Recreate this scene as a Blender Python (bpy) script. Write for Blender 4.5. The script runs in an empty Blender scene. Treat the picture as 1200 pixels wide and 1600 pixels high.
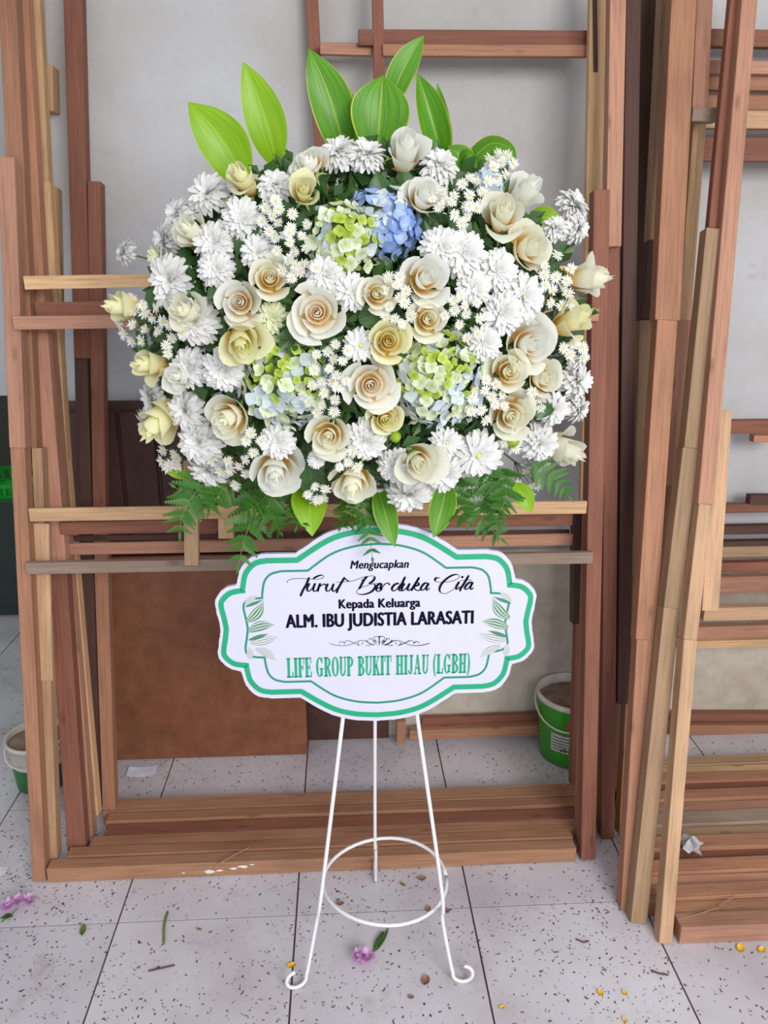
import bpy, math, random
from math import sin, cos, pi, radians, sqrt, tan
from mathutils import Vector, Matrix, Euler
random.seed(7)
RND = random.Random(11)
SC = bpy.context.scene
COL = SC.collection

# ------------------------------------------------------------------ camera, world, lights, exposure
CAMH, PITCH, YAW, FPX = 1.42, radians(17.3), radians(3.1), 1200.0
cd = bpy.data.cameras.new('camera'); cam = bpy.data.objects.new('camera', cd); COL.objects.link(cam)
cam.location = (0, 0, CAMH)
cam.rotation_euler = Euler((pi/2 - PITCH, 0, -YAW), 'XYZ')
cd.sensor_fit = 'VERTICAL'; cd.sensor_height = 32.0; cd.sensor_width = 24.0
cd.lens = 32.0*FPX/1600.0; cd.clip_start = 0.02
SC.camera = cam
w = bpy.data.worlds.new('sky'); SC.world = w; w.use_nodes = True
w.node_tree.nodes['Background'].inputs[0].default_value = (0.87, 0.925, 1.0, 1)
w.node_tree.nodes['Background'].inputs[1].default_value = 1.02
def area(name, loc, aim, size, power, color):
    l = bpy.data.lights.new(name, 'AREA'); l.shape = 'RECTANGLE'; l.size, l.size_y = size; l.energy = power; l.color = color
    o = bpy.data.objects.new(name, l); COL.objects.link(o); o.location = loc
    o.rotation_euler = (Vector(aim)-Vector(loc)).to_track_quat('-Z', 'Y').to_euler(); return o
area('daylight_in_the_left_room', (-1.9, 3.2, 2.9), (-1.5, 3.2, 0), (0.8, 0.8), 14, (0.85, 1.0, 0.92))
area('daylight_from_the_open_front', (1.3, -2.0, 2.2), (0.05, 1.6, 0.9), (1.8, 1.3), 112, (1.0, 0.97, 0.93))
SC.view_settings.view_transform = 'Standard'; SC.view_settings.look = 'None'
SC.view_settings.exposure = -0.02; SC.view_settings.gamma = 1.0; SC.view_settings.use_curve_mapping = False

# ------------------------------------------------------------------ measuring helpers: a pixel of the photo -> a point in the room
_fw = Vector((sin(YAW)*cos(PITCH), cos(YAW)*cos(PITCH), -sin(PITCH)))
_rt = Vector((cos(YAW), -sin(YAW), 0)); _up = _rt.cross(_fw)
EYE = Vector((0, 0, CAMH))
def ray(px, py): return _fw + _rt*((px-600)/FPX) - _up*((py-800)/FPX)
def PF(px, py, z=0.0):
    r = ray(px, py); return EYE + r*((z-CAMH)/r.z)
def PY(px, py, Y):
    r = ray(px, py); return EYE + r*(Y/r.y)
def PL(px, py, b, k):            # on the leaning plane y = b + k z
    r = ray(px, py); return EYE + r*((b+k*CAMH)/(r.y-k*r.z))
def mpp(p): return (p-EYE).dot(_fw)/FPX   # metres per pixel at a point

# ------------------------------------------------------------------ colours and materials
def lin(c):
    c = c/255.0
    return c/12.92 if c <= 0.04045 else ((c+0.055)/1.055)**2.4
def rgb(r, g, b): return (lin(r), lin(g), lin(b), 1)
class NT:
    def __init__(s, name):
        s.m = bpy.data.materials.new(name); s.m.use_nodes = True; s.t = s.m.node_tree; s.n = s.t.nodes; s.l = s.t.links
        s.b = s.n['Principled BSDF']
    def N(s, typ, **kw):
        n = s.n.new(typ)
        for k, v in kw.items():
            if k.startswith('i_'):
                n.inputs[int(k[2:])].default_value = v
            else: setattr(n, k, v)
        return n
    def L(s, a, b): s.l.new(a, b)
    def ramp(s, fac, stops):
        r = s.N('ShaderNodeValToRGB'); e = r.color_ramp.elements
        while len(e) > 1: e.remove(e[-1])
        e[0].position, e[0].color = stops[0]
        for p, c in stops[1:]:
            x = e.new(p); x.color = c
        s.L(fac, r.inputs[0]); return r.outputs[0]
    def mix(s, fac, a, b, mode='MIX'):
        m = s.N('ShaderNodeMix', data_type='RGBA', blend_type=mode)
        for v, sk in ((fac, m.inputs[0]), (a, m.inputs[6]), (b, m.inputs[7])):
            if hasattr(v, 'links') or isinstance(v, bpy.types.NodeSocket): s.L(v, sk)
            else: sk.default_value = v
        return m.outputs[2]
    def noise(s, vec, scale, detail=3, rough=0.5):
        n = s.N('ShaderNodeTexNoise'); n.inputs['Scale'].default_value = scale; n.inputs['Detail'].default_value = detail
        n.inputs['Roughness'].default_value = rough
        if vec is not None: s.L(vec, n.inputs['Vector'])
        return n.outputs[0]
    def bump(s, h, strength, dist=0.002):
        b = s.N('ShaderNodeBump'); b.inputs['Strength'].default_value = strength; b.inputs['Distance'].default_value = dist
        s.L(h, b.inputs['Height']); s.L(b.outputs[0], s.b.inputs['Normal'])
def plain(name, c, rough=0.6, metal=0.0, var=0.12, scale=30):
    t = NT(name); tc = t.N('ShaderNodeTexCoord'); n = t.noise(tc.outputs['Object'], scale)
    d = tuple(x*(1-var) for x in c[:3])+(1,); u = tuple(min(1, x*(1+var)) for x in c[:3])+(1,)
    t.L(t.ramp(n, [(0.3, d), (0.7, u)]), t.b.inputs['Base Color'])
    t.b.inputs['Roughness'].default_value = rough; t.b.inputs['Metallic'].default_value = metal
    return t.m
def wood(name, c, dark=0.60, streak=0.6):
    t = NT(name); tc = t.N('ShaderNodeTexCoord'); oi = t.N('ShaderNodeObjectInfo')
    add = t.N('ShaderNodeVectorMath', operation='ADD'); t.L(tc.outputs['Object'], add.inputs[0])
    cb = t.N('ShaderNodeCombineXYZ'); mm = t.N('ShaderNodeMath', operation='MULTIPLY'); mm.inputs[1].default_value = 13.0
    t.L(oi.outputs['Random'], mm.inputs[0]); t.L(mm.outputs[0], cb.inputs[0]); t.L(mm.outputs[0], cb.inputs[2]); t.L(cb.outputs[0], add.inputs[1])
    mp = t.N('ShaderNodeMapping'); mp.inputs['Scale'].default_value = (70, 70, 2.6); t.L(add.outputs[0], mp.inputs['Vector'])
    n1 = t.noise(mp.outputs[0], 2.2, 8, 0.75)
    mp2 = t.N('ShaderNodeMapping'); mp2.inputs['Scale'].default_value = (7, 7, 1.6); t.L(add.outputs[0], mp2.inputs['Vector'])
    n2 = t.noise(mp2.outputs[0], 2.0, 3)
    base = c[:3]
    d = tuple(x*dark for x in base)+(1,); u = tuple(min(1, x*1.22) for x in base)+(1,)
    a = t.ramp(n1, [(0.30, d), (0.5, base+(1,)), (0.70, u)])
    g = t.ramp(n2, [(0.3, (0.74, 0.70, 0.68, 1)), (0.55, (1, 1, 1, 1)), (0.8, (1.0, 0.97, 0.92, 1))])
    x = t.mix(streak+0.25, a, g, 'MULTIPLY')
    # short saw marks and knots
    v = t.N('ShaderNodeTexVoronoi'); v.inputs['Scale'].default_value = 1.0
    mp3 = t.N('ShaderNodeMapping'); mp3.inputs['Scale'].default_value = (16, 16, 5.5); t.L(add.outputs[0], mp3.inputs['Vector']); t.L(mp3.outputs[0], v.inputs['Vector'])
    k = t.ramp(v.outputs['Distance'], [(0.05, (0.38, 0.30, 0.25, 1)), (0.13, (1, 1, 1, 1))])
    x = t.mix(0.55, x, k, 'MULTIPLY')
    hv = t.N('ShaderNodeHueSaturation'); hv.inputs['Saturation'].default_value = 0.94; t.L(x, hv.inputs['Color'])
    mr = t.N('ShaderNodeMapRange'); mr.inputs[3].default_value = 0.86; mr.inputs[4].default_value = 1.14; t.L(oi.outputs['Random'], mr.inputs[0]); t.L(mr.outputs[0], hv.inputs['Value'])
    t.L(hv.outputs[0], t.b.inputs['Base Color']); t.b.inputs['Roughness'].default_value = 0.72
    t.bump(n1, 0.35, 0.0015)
    return t.m
M = {}
M['brown'] = wood('brown_wood', rgb(168, 116, 84))
M['pink'] = wood('pink_brown_wood', rgb(178, 127, 100))
M['red'] = wood('red_brown_wood', rgb(134, 80, 58))
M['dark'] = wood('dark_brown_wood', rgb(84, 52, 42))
M['yellow'] = wood('yellow_wood', rgb(212, 170, 122))
M['pale'] = wood('pale_tan_wood', rgb(192, 152, 114))
M['olive'] = wood('olive_tan_wood', rgb(166, 134, 100))
M['tan'] = wood('tan_wood', rgb(170, 122, 88))
M['grey'] = wood('weathered_grey_wood', rgb(150, 128, 112))

def petal_mat(name, rim, heart, trans=0.25, lo=0.05, hi=0.75, rough=0.55):
    t = NT(name); uv = t.N('ShaderNodeUVMap'); sp = t.N('ShaderNodeSeparateXYZ'); t.L(uv.outputs[0], sp.inputs[0])
    c = t.ramp(sp.outputs[1], [(lo, heart), (hi, rim)])
    mp = t.N('ShaderNodeMapping'); mp.inputs['Scale'].default_value = (26, 1.5, 1); t.L(uv.outputs[0], mp.inputs[0])
    n = t.noise(mp.outputs[0], 1.5, 3)
    v = t.ramp(n, [(0.3, (0.93, 0.93, 0.92, 1)), (0.65, (1, 1, 1, 1))])
    c = t.mix(1.0, c, v, 'MULTIPLY')
    t.L(c, t.b.inputs['Base Color']); t.b.inputs['Roughness'].default_value = rough
    tr = t.N('ShaderNodeBsdfTranslucent'); t.L(c, tr.inputs[0]); ms = t.N('ShaderNodeMixShader'); ms.inputs[0].default_value = trans
    t.L(t.b.outputs[0], ms.inputs[1]); t.L(tr.outputs[0], ms.inputs[2]); t.L(ms.outputs[0], t.n['Material Output'].inputs[0])
    return t.m
M['rose_white'] = petal_mat('white_rose_petal', rgb(254, 255, 249), rgb(252, 210, 122), lo=0.34, hi=0.66, trans=0.5)
M['rose_cream'] = petal_mat('cream_rose_petal', rgb(254, 254, 238), rgb(251, 208, 104), lo=0.36, hi=0.72, trans=0.5)
M['rose_yellow'] = petal_mat('pale_yellow_rose_petal', rgb(251, 250, 210), rgb(247, 208, 92), lo=0.32, hi=0.8, trans=0.45)
M['mum_white'] = petal_mat('white_chrysanthemum_petal', rgb(236, 236, 235), rgb(222, 226, 196), lo=0.0, hi=0.4, trans=0.3)
M['mum_green'] = petal_mat('greenish_chrysanthemum_petal', rgb(228, 232, 196), rgb(190, 205, 130), lo=0.0, hi=0.6)
M['aster'] = petal_mat('white_aster_ray', rgb(235, 235, 231), rgb(222, 226, 202), lo=0.0, hi=0.3)
M['hyd_blue'] = petal_mat('blue_hydrangea_floret', rgb(166, 190, 232), rgb(200, 215, 235), lo=0.0, hi=0.5)
M['hyd_deep'] = petal_mat('deep_blue_hydrangea_floret', rgb(138, 166, 226), rgb(165, 190, 230), lo=0.0, hi=0.5)
M['hyd_pale'] = petal_mat('pale_blue_hydrangea_floret', rgb(214, 226, 238), rgb(220, 230, 215), lo=0.0, hi=0.5)
M['hyd_white'] = petal_mat('white_green_hydrangea_floret', rgb(234, 240, 220), rgb(196, 214, 140), lo=0.0, hi=0.7)
M['hyd_lime'] = petal_mat('lime_hydrangea_floret', rgb(196, 216, 100), rgb(160, 188, 44), lo=0.0, hi=0.8)
M['disc_yellow'] = plain('yellow_disc', rgb(216, 202, 104), 0.7)
M['disc_green'] = plain('yellow_green_disc', rgb(200, 208, 110), 0.7)
M['stem'] = plain('green_stem', rgb(96, 128, 62), 0.6)
M['calyx'] = plain('pale_green_calyx', rgb(150, 172, 96), 0.6)
M['hydcore'] = plain('hydrangea_core_green', rgb(116, 140, 56), 0.8)
M['foam'] = plain('dark_green_floral_foam', rgb(34, 58, 36), 0.95)
M['pink_petal'] = petal_mat('pink_petal', rgb(238, 196, 236), rgb(206, 140, 204))

def leaf_mat(name, mid, edge, e0, deep, trans=0.3):
    t = NT(name); uv = t.N('ShaderNodeUVMap'); sp = t.N('ShaderNodeSeparateXYZ'); t.L(uv.outputs[0], sp.inputs[0])
    su = t.N('ShaderNodeMath', operation='SUBTRACT'); su.inputs[1].default_value = 0.5; t.L(sp.outputs[0], su.inputs[0])
    ab = t.N('ShaderNodeMath', operation='ABSOLUTE'); t.L(su.outputs[0], ab.inputs[0])
    mp = t.N('ShaderNodeMapping'); mp.inputs['Scale'].default_value = (24, 1.2, 1); t.L(uv.outputs[0], mp.inputs[0])
    n = t.noise(mp.outputs[0], 1.4, 3)
    c = t.ramp(n, [(0.32, deep), (0.62, mid)])
    ad = t.N('ShaderNodeMath', operation='MULTIPLY_ADD'); ad.inputs[1].default_value = 0.14; ad.inputs[2].default_value = -0.07
    t.L(n, ad.inputs[0]); a2 = t.N('ShaderNodeMath', operation='ADD'); t.L(ab.outputs[0], a2.inputs[0]); t.L(ad.outputs[0], a2.inputs[1])
    m = t.ramp(a2.outputs[0], [(e0, (0, 0, 0, 1)), (min(0.6, e0+0.05), (1, 1, 1, 1))])
    c = t.mix(m, c, edge)
    rib = t.ramp(ab.outputs[0], [(0.008, (1, 1, 1, 1)), (0.024, (0, 0, 0, 1))])
    c = t.mix(rib, c, tuple(0.5*(a+b) for a, b in zip(mid, edge)))
    t.L(c, t.b.inputs['Base Color']); t.b.inputs['Roughness'].default_value = 0.38
    tr = t.N('ShaderNodeBsdfTranslucent'); t.L(c, tr.inputs[0]); ms = t.N('ShaderNodeMixShader'); ms.inputs[0].default_value = trans
    t.L(t.b.outputs[0], ms.inputs[1]); t.L(tr.outputs[0], ms.inputs[2]); t.L(ms.outputs[0], t.n['Material Output'].inputs[0])
    t.bump(n, 0.25, 0.001)
    return t.m
M['leaf_lime'] = leaf_mat('lime_green_leaf', rgb(158, 206, 34), rgb(190, 220, 60), 0.475, rgb(128, 184, 30), 0.4)
M['leaf_edge'] = leaf_mat('green_leaf_with_yellow_edge', rgb(112, 176, 40), rgb(208, 216, 84), 0.45, rgb(74, 140, 42), 0.4)
M['leaf_fill'] = leaf_mat('dark_green_leaf', rgb(66, 104, 46), rgb(80, 118, 56), 0.47, rgb(44, 80, 38), 0.15)
M['fern'] = leaf_mat('fern_green', rgb(74, 134, 40), rgb(74, 134, 40), 0.5, rgb(44, 98, 32), 0.3)

# ------------------------------------------------------------------ mesh helpers
class MB:
    def __init__(s): s.v = []; s.f = []; s.uv = []
    def face(s, idx, uvs=None): s.f.append(tuple(idx)); s.uv.append(uvs)
    def quad(s, a, b, c, d):
        i = len(s.v); s.v += [a, b, c, d]; s.face((i, i+1, i+2, i+3))
    def grid(s, P, nu, nv, uv=True, closed=False):
        i0 = len(s.v); s.v += [tuple(p) for p in P]
        for j in range(nv-1):
            for i in range(nu-1 if not closed else nu):
                i2 = (i+1) % nu
                a, b, c, d = i0+j*nu+i, i0+j*nu+i2, i0+(j+1)*nu+i2, i0+(j+1)*nu+i
                u0, u1 = i/(nu-1), (i+1)/(nu-1); v0, v1 = j/(nv-1), (j+1)/(nv-1)
                s.face((a, b, c, d), ((u0, v0), (u1, v0), (u1, v1), (u0, v1)) if uv else None)
    def box(s, x0, x1, y0, y1, z0, z1):
        i = len(s.v)
        s.v += [(x0,y0,z0),(x1,y0,z0),(x1,y1,z0),(x0,y1,z0),(x0,y0,z1),(x1,y0,z1),(x1,y1,z1),(x0,y1,z1)]
        for q in ((0,3,2,1),(4,5,6,7),(0,1,5,4),(1,2,6,5),(2,3,7,6),(3,0,4,7)): s.face([i+k for k in q])
    def tube(s, pts, r, n=8, taper=None, cap=True):
        pts = [Vector(p) for p in pts]; i0 = len(s.v); m = len(pts)
        up = Vector((0.13, 0.31, 0.94)); prev = None
        for k, p in enumerate(pts):
            d = (pts[min(k+1, m-1)]-pts[max(k-1, 0)])
            d = d.normalized() if d.length > 1e-9 else Vector((0, 0, 1))
            a = (prev - d*prev.dot(d)) if prev is not None else d.cross(up)
            if a.length < 1e-6: a = d.cross(Vector((1, 0, 0)))
            a.normalize(); prev = a; b = d.cross(a)
            rr = r*(taper[k] if taper else 1)
            for q in range(n):
                t = 2*pi*q/n; s.v.append(tuple(p+a*(rr*cos(t))+b*(rr*sin(t))))
        for k in range(m-1):
            for q in range(n):
                q2 = (q+1) % n
                s.face((i0+k*n+q, i0+k*n+q2, i0+(k+1)*n+q2, i0+(k+1)*n+q))
        if cap:
            s.face([i0+q for q in range(n)][::-1]); s.face([i0+(m-1)*n+q for q in range(n)])
    def lathe(s, prof, n=32, cx=0, cy=0, cap=False):
        i0 = len(s.v)
        for r, z in prof:
            for q in range(n):
                t = 2*pi*q/n; s.v.append((cx+r*cos(t), cy+r*sin(t), z))
        for k in range(len(prof)-1):
            for q in range(n):
                q2 = (q+1) % n
                s.face((i0+k*n+q, i0+k*n+q2, i0+(k+1)*n+q2, i0+(k+1)*n+q))
        if cap: s.face([i0+q for q in range(n)][::-1]); s.face([i0+(len(prof)-1)*n+q for q in range(n)])
    def mesh(s, name, mat, smooth=False):
        me = bpy.data.meshes.new(name); me.from_pydata([tuple(v) for v in s.v], [], s.f)
        if any(u is not None for u in s.uv):
            ul = me.uv_layers.new(name='UVMap'); k = 0
            for fi, u in enumerate(s.uv):
                for q in range(len(s.f[fi])):
                    if u is not None: ul.data[k].uv = u[q]
                    k += 1
        if mat: me.materials.append(mat)
        if smooth: me.polygons.foreach_set('use_smooth', [True]*len(me.polygons))
        me.update(); return me
    def obj(s, name, mat, parent=None, smooth=False): return link(name, s.mesh(name, mat, smooth), parent)
def link(name, me, parent=None, mat=None):
    o = bpy.data.objects.new(name, me); COL.objects.link(o)
    if parent is not None: o.parent = parent
    if mat is not None: o.matrix_local = mat
    return o
def tag(o, label, cat, group=None, kind=None):
    o['label'] = label; o['category'] = cat
    if group: o['group'] = group
    if kind: o['kind'] = kind
    return o
def thing(name, label, cat, loc=(0, 0, 0), group=None):
    o = bpy.data.objects.new(name, None); COL.objects.link(o); o.location = loc; o.empty_display_size = 0.05
    return tag(o, label, cat, group)
def struct(o): o['kind'] = 'structure'; return o
def bevel(me, wd=0.0012, seg=1):
    import bmesh
    bm = bmesh.new(); bm.from_mesh(me); bmesh.ops.bevel(bm, geom=bm.edges[:], offset=wd, segments=seg, affect='EDGES'); bm.to_mesh(me); bm.free()
def catmull(p, n=6):
    p = [Vector(q) for q in p]; out = []
    for i in range(len(p)-1):
        a, b, c, d = p[max(i-1, 0)], p[i], p[i+1], p[min(i+2, len(p)-1)]
        for k in range(n):
            t = k/n
            out.append(0.5*((2*b)+(c-a)*t+(2*a-5*b+4*c-d)*t*t+(3*b-a-3*c+d)*t**3))
    out.append(p[-1]); return out

# ------------------------------------------------------------------ the room
T = 0.407; TX0, TY0 = -0.533, 1.43
def tile_mat():
    t = NT('speckled_white_tile'); g = t.N('ShaderNodeNewGeometry'); pos = g.outputs['Position']; oi = t.N('ShaderNodeObjectInfo')
    big = t.noise(pos, 2.6, 4, 0.6)
    base = t.ramp(big, [(0.3, rgb(186, 178, 184)), (0.5, rgb(208, 203, 211)), (0.72, rgb(220, 217, 226))])
    def flecks(scale, thr, colour, x, m0, m1, nscale, stretch=(1, 1, 1)):
        mp = t.N('ShaderNodeMapping'); mp.inputs['Scale'].default_value = stretch; mp.inputs['Rotation'].default_value = (0, 0, scale*0.37)
        wob = t.N('ShaderNodeTexNoise'); wob.inputs['Scale'].default_value = 40; t.L(pos, wob.inputs[0])
        ad = t.N('ShaderNodeMix', data_type='RGBA', blend_type='LINEAR_LIGHT'); ad.inputs[0].default_value = 0.012; t.L(pos, ad.inputs[6]); t.L(wob.outputs[1], ad.inputs[7])
        t.L(ad.outputs[2], mp.inputs[0])
        v = t.N('ShaderNodeTexVoronoi'); v.inputs['Scale'].default_value = scale; t.L(mp.outputs[0], v.inputs['Vector'])
        s = t.ramp(v.outputs['Distance'], [(thr, (1, 1, 1, 1)), (thr+0.06, (0, 0, 0, 1))])
        msk = t.noise(pos, nscale, 3); mm = t.ramp(msk, [(m0, (0, 0, 0, 1)), (m1, (1, 1, 1, 1))])
        sc = t.N('ShaderNodeSeparateColor'); t.L(v.outputs['Color'], sc.inputs[0])
        pick = t.ramp(sc.outputs[0], [(0.35, (0, 0, 0, 1)), (0.45, (1, 1, 1, 1))])
        f = t.mix(1.0, s, mm, 'MULTIPLY'); f = t.mix(1.0, f, pick, 'MULTIPLY')
        return t.mix(f, x, colour)
    c = flecks(95, 0.16, rgb(104, 84, 84), base, 0.36, 0.52, 3.2)
    c = flecks(48, 0.11, rgb(78, 58, 58), c, 0.40, 0.55, 5.0)
    c = flecks(34, 0.10, rgb(112, 82, 70), c, 0.45, 0.6, 4.0, (1, 3.2, 1))
    dirt = t.noise(pos, 6.5, 6, 0.7)
    dm = t.ramp(dirt, [(0.58, (0, 0, 0, 1)), (0.78, (0.55, 0.55, 0.55, 1))])
    c = t.mix(dm, c, rgb(150, 126, 112))
    hv = t.N('ShaderNodeHueSaturation'); t.L(c, hv.inputs['Color'])
    mr = t.N('ShaderNodeMapRange'); mr.inputs[3].default_value = 0.94; mr.inputs[4].default_value = 1.04; t.L(oi.outputs['Random'], mr.inputs[0]); t.L(mr.outputs[0], hv.inputs['Value'])
    t.L(hv.outputs[0], t.b.inputs['Base Color'])
    t.L(t.ramp(big, [(0.3, (0.30, 0.30, 0.30, 1)), (0.7, (0.42, 0.42, 0.42, 1))]), t.b.inputs['Roughness'])
    return t.m
M['tile'] = tile_mat()
M['grout'] = plain('dark_red_grout', rgb(104, 80, 74), 0.95)
mb = MB(); mb.box(-2.4, 2.8, -1.4, 4.6, -0.06, -0.004)
floor = struct(mb.obj('floor', M['grout']))
mb = MB(); e = 0.0021; mb.box(e, T-e, e, T-e, -0.004, 0.0)
tme = mb.mesh('tile', M['tile'])
for i in range(-4, 8):
    for j in range(-6, 7):
        x, y = TX0+i*T, TY0+j*T
        if x < -2.4 or x+T > 2.8 or y < -1.4 or y+T > 4.6: continue
        link('tile', tme, floor, Matrix.Translation((x, y, 0)))

def wall_mat():
    t = NT('whitewashed_wall'); g = t.N('ShaderNodeNewGeometry'); pos = g.outputs['Position']
    n = t.noise(pos, 1.7, 4, 0.55)
    c = t.ramp(n, [(0.3, rgb(176, 172, 168)), (0.5, rgb(190, 190, 192)), (0.7, rgb(200, 203, 210))])
    mp = t.N('ShaderNodeMapping'); mp.inputs['Scale'].default_value = (2.2, 2.2, 5); t.L(pos, mp.inputs[0])
    n2 = t.noise(mp.outputs[0], 1.9, 8, 0.8)
    c = t.mix(t.ramp(n2, [(0.60, (0, 0, 0, 1)), (0.76, (0.5, 0.5, 0.5, 1))]), c, rgb(142, 124, 108))
    n3 = t.noise(pos, 60, 3)
    c = t.mix(0.25, c, t.ramp(n3, [(0.3, (0.82, 0.82, 0.82, 1)), (0.6, (1, 1, 1, 1))]), 'MULTIPLY')
    t.L(c, t.b.inputs['Base Color']); t.b.inputs['Roughness'].default_value = 0.8; t.bump(n2, 0.25, 0.002)
    return t.m
M['wall'] = wall_mat()
WY = 2.15
mb = MB(); mb.box(-2.4, 2.8, WY, WY+0.08, 1.10, 3.1); mb.box(-0.84, 2.8, WY, WY+0.08, 0, 1.10)
struct(mb.obj('wall_back', M['wall']))
mb = MB(); mb.box(-2.4, 2.8, 4.5, 4.6, 0, 3.1)
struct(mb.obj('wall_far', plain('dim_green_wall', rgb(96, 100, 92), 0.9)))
mb = MB(); mb.box(-2.48, -2.4, -0.2, 4.6, 0, 3.1)
struct(mb.obj('wall_left', M['wall']))
mb = MB(); mb.box(2.8, 2.88, 0.6, 4.6, 0, 3.1)
struct(mb.obj('wall_right', M['wall']))
mb = MB(); mb.box(-2.48, 2.88, 0.35, 4.6, 3.1, 3.16)
struct(mb.obj('unseen_ceiling', plain('dull_ceiling', rgb(150, 142, 134), 0.9)))  # out of view, added so light enters only from the open front

# ------------------------------------------------------------------ sticks of timber
def stick_mesh(name, p0, p1, wdt, thk, mat, face='V'):
    p0, p1 = Vector(p0), Vector(p1); L = (p1-p0); ln = L.length; z = L.normalized()
    ref = Vector((1, 0, 0)) if face == 'V' else Vector((0, 0, 1))
    x = (ref - z*ref.dot(z)).normalized(); y = z.cross(x)
    if y.y < 0: y = -y; x = -x
    if x.cross(y).dot(z) < 0: x = -x
    mb = MB(); mb.box(-wdt/2, wdt/2, 0, thk, 0, ln); me = mb.mesh(name, mat); bevel(me, 0.0011)
    m = Matrix.Identity(4)
    for c, a in enumerate((x, y, z)):
        for r in range(3): m[r][c] = a[r]
    m.translation = p0
    return me, m
def post(parent, name, pa, pb, b, k, wpx, mat, thk=0.034, label=None):
    """a stick between two pixels on the leaning plane of its frame; pa lower, pb upper"""
    a = PL(pa[0], pa[1], b, k); c = PL(pb[0], pb[1], b, k)
    if a.z < 0.004: a = a + (c-a)*((0.004-a.z)/(c.z-a.z))
    wm = wpx*mpp((a+c)/2)
    face = 'V' if abs(c.z-a.z) > abs(c.x-a.x) else 'H'
    me, m = stick_mesh(name, a, c, wm, thk, M[mat], face)
    pm = parent.matrix_basis.inverted() if parent else Matrix.Identity(4)
    o = link(name, me, parent, pm @ m)
    if label: o['label'] = label
    return o
def rail_on_floor(parent, xa, xb, y0, dy, h, mat, name='bottom_rail', z0=0.001, skew=0.0, label=None):
    me, m = stick_mesh(name, (xa, y0, z0+h/2), (xb, y0+skew, z0+h/2), h, dy, M[mat], 'H')
    pm = parent.matrix_basis.inverted() if parent else Matrix.Identity(4)
    o = link(name, me, parent, pm @ m)
    if label: o['label'] = label
    return o

K = 0.15
GL = 'wooden frames leaning behind the flower stand'
def frame(label, loc, group=GL): return thing('wooden_frame', label, 'frame', loc, group)
# frame 1, front
f1 = frame('front wooden frame behind the flower stand, its grey-brown bottom rail nearest the camera', (0, 1.56, 0))
post(f1, 'post', (61, 1378), (27, 700), 1.560, K, 21, 'brown'); post(f1, 'post', (27, 700), (9, 245), 1.560, K, 25, 'pink')
post(f1, 'post', (919, 1345), (941, 296), 1.560, K, 24, 'red')
rail_on_floor(f1, -0.735, 0.568, 1.560, 0.034, 0.040, 'tan', label='bottom rail with white paint smears')
post(f1, 'cross_rail', (40, 889), (927, 872), 1.545, K, 19, 'grey', 0.015)
post(f1, 'cross_rail', (20, 505), (936, 492), 1.545, K, 20, 'pink', 0.015)
post(f1, 'cross_rail', (45, 805), (917, 793), 1.552, K, 21, 'yellow', 0.008)
post(f1, 'cross_rail', (37, 442), (922, 425), 1.552, K, 20, 'yellow', 0.008)
_sm = plain('white_paint_smear', rgb(222, 216, 206), 0.7)
_rg = random.Random(4)
for _x, _y, _w in ((328, 1362, 22), (343, 1360, 12), (365, 1357, 14), (380, 1354, 18), (394, 1351, 10), (287, 1364, 8)):
    _p = PL(_x, _y, 1.5595, 0); _s = _w*mpp(_p)/2; _m = MB(); _i = [(_p.x+_s*cos(a)*_rg.uniform(.6, 1.1), 1.5594-1.56, _p.z+_s*0.34*sin(a)*_rg.uniform(.5, 1.2)) for a in [2*pi*k/11 for k in range(11)]]
    _m.v += _i; _m.face(tuple(range(11))); _m.obj('paint_smear', _sm, f1)
# frame 2
f2 = frame('second wooden frame of the stack, thin pale left post just right of the front one', (0, 1.598, 0))
post(f2, 'post', (82, 1345), (57, 700), 1.598, K, 15, 'pale'); post(f2, 'post', (45, 700), (8, -60), 1.598, K, 26, 'brown')
post(f2, 'post', (912, 1320), (935, 470), 1.598, K, 20, 'brown')
rail_on_floor(f2, -0.70, 0.57, 1.598, 0.033, 0.043, 'brown')
post(f2, 'short_stick', (68, 1064), (62, 818), 1.592, K, 28, 'pale', 0.006, label='short pale stick cut off at its lower end')
post(f2, 'cross_rail', (55, 484), (930, 470), 1.592, K, 22, 'red', 0.006)
# frame 3
f3 = frame('third wooden frame of the stack, with the broadest reddish left post', (0, 1.636, 0))
post(f3, 'post', (120, 1330), (88, 880), 1.636, K, 29, 'red'); post(f3, 'post', (88, 880), (58, 520), 1.636, K, 31, 'pink')
post(f3, 'post', (58, 520), (24, -60), 1.636, K, 30, 'brown')
rail_on_floor(f3, -0.655, 0.64, 1.636, 0.036, 0.040, 'brown')
post(f3, 'post', (950, 1313), (957, 385), 1.632, 0.17, 22, 'red')
post(f3, 'cross_rail', (93, 826), (895, 812), 1.628, K, 20, 'red', 0.008)
# frame 4
f4 = frame('fourth wooden frame of the stack, with a pale pinkish left post edge', (0, 1.676, 0))
post(f4, 'post', (139, 1310), (66, 440), 1.676, K, 14, 'pink')
rail_on_floor(f4, -0.63, 0.655, 1.676, 0.040, 0.038, 'red')
post(f4, 'post', (936, 1290), (939, 330), 1.690, K, 16, 'yellow')
post(f4, 'cross_rail', (90, 859), (895, 843), 1.668, K, 19, 'pink', 0.008)
# frame 5
f5 = frame('fifth wooden frame of the stack, with a yellow left post ending in a square top', (0, 1.722, 0))
post(f5, 'post', (147, 1275), (98, 720), 1.722, K, 13, 'yellow'); post(f5, 'post', (98, 720), (70, 283), 1.722, K, 15, 'yellow')
rail_on_floor(f5, -0.64, 0.66, 1.722, 0.034, 0.043, 'brown')
post(f5, 'post', (52, 470), (46, 284), 1.716, K, 24, 'yellow', 0.012, label='short yellow post top')
post(f5, 'cross_rail', (105, 842), (890, 832), 1.716, K, 9, 'dark', 0.006)
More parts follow.
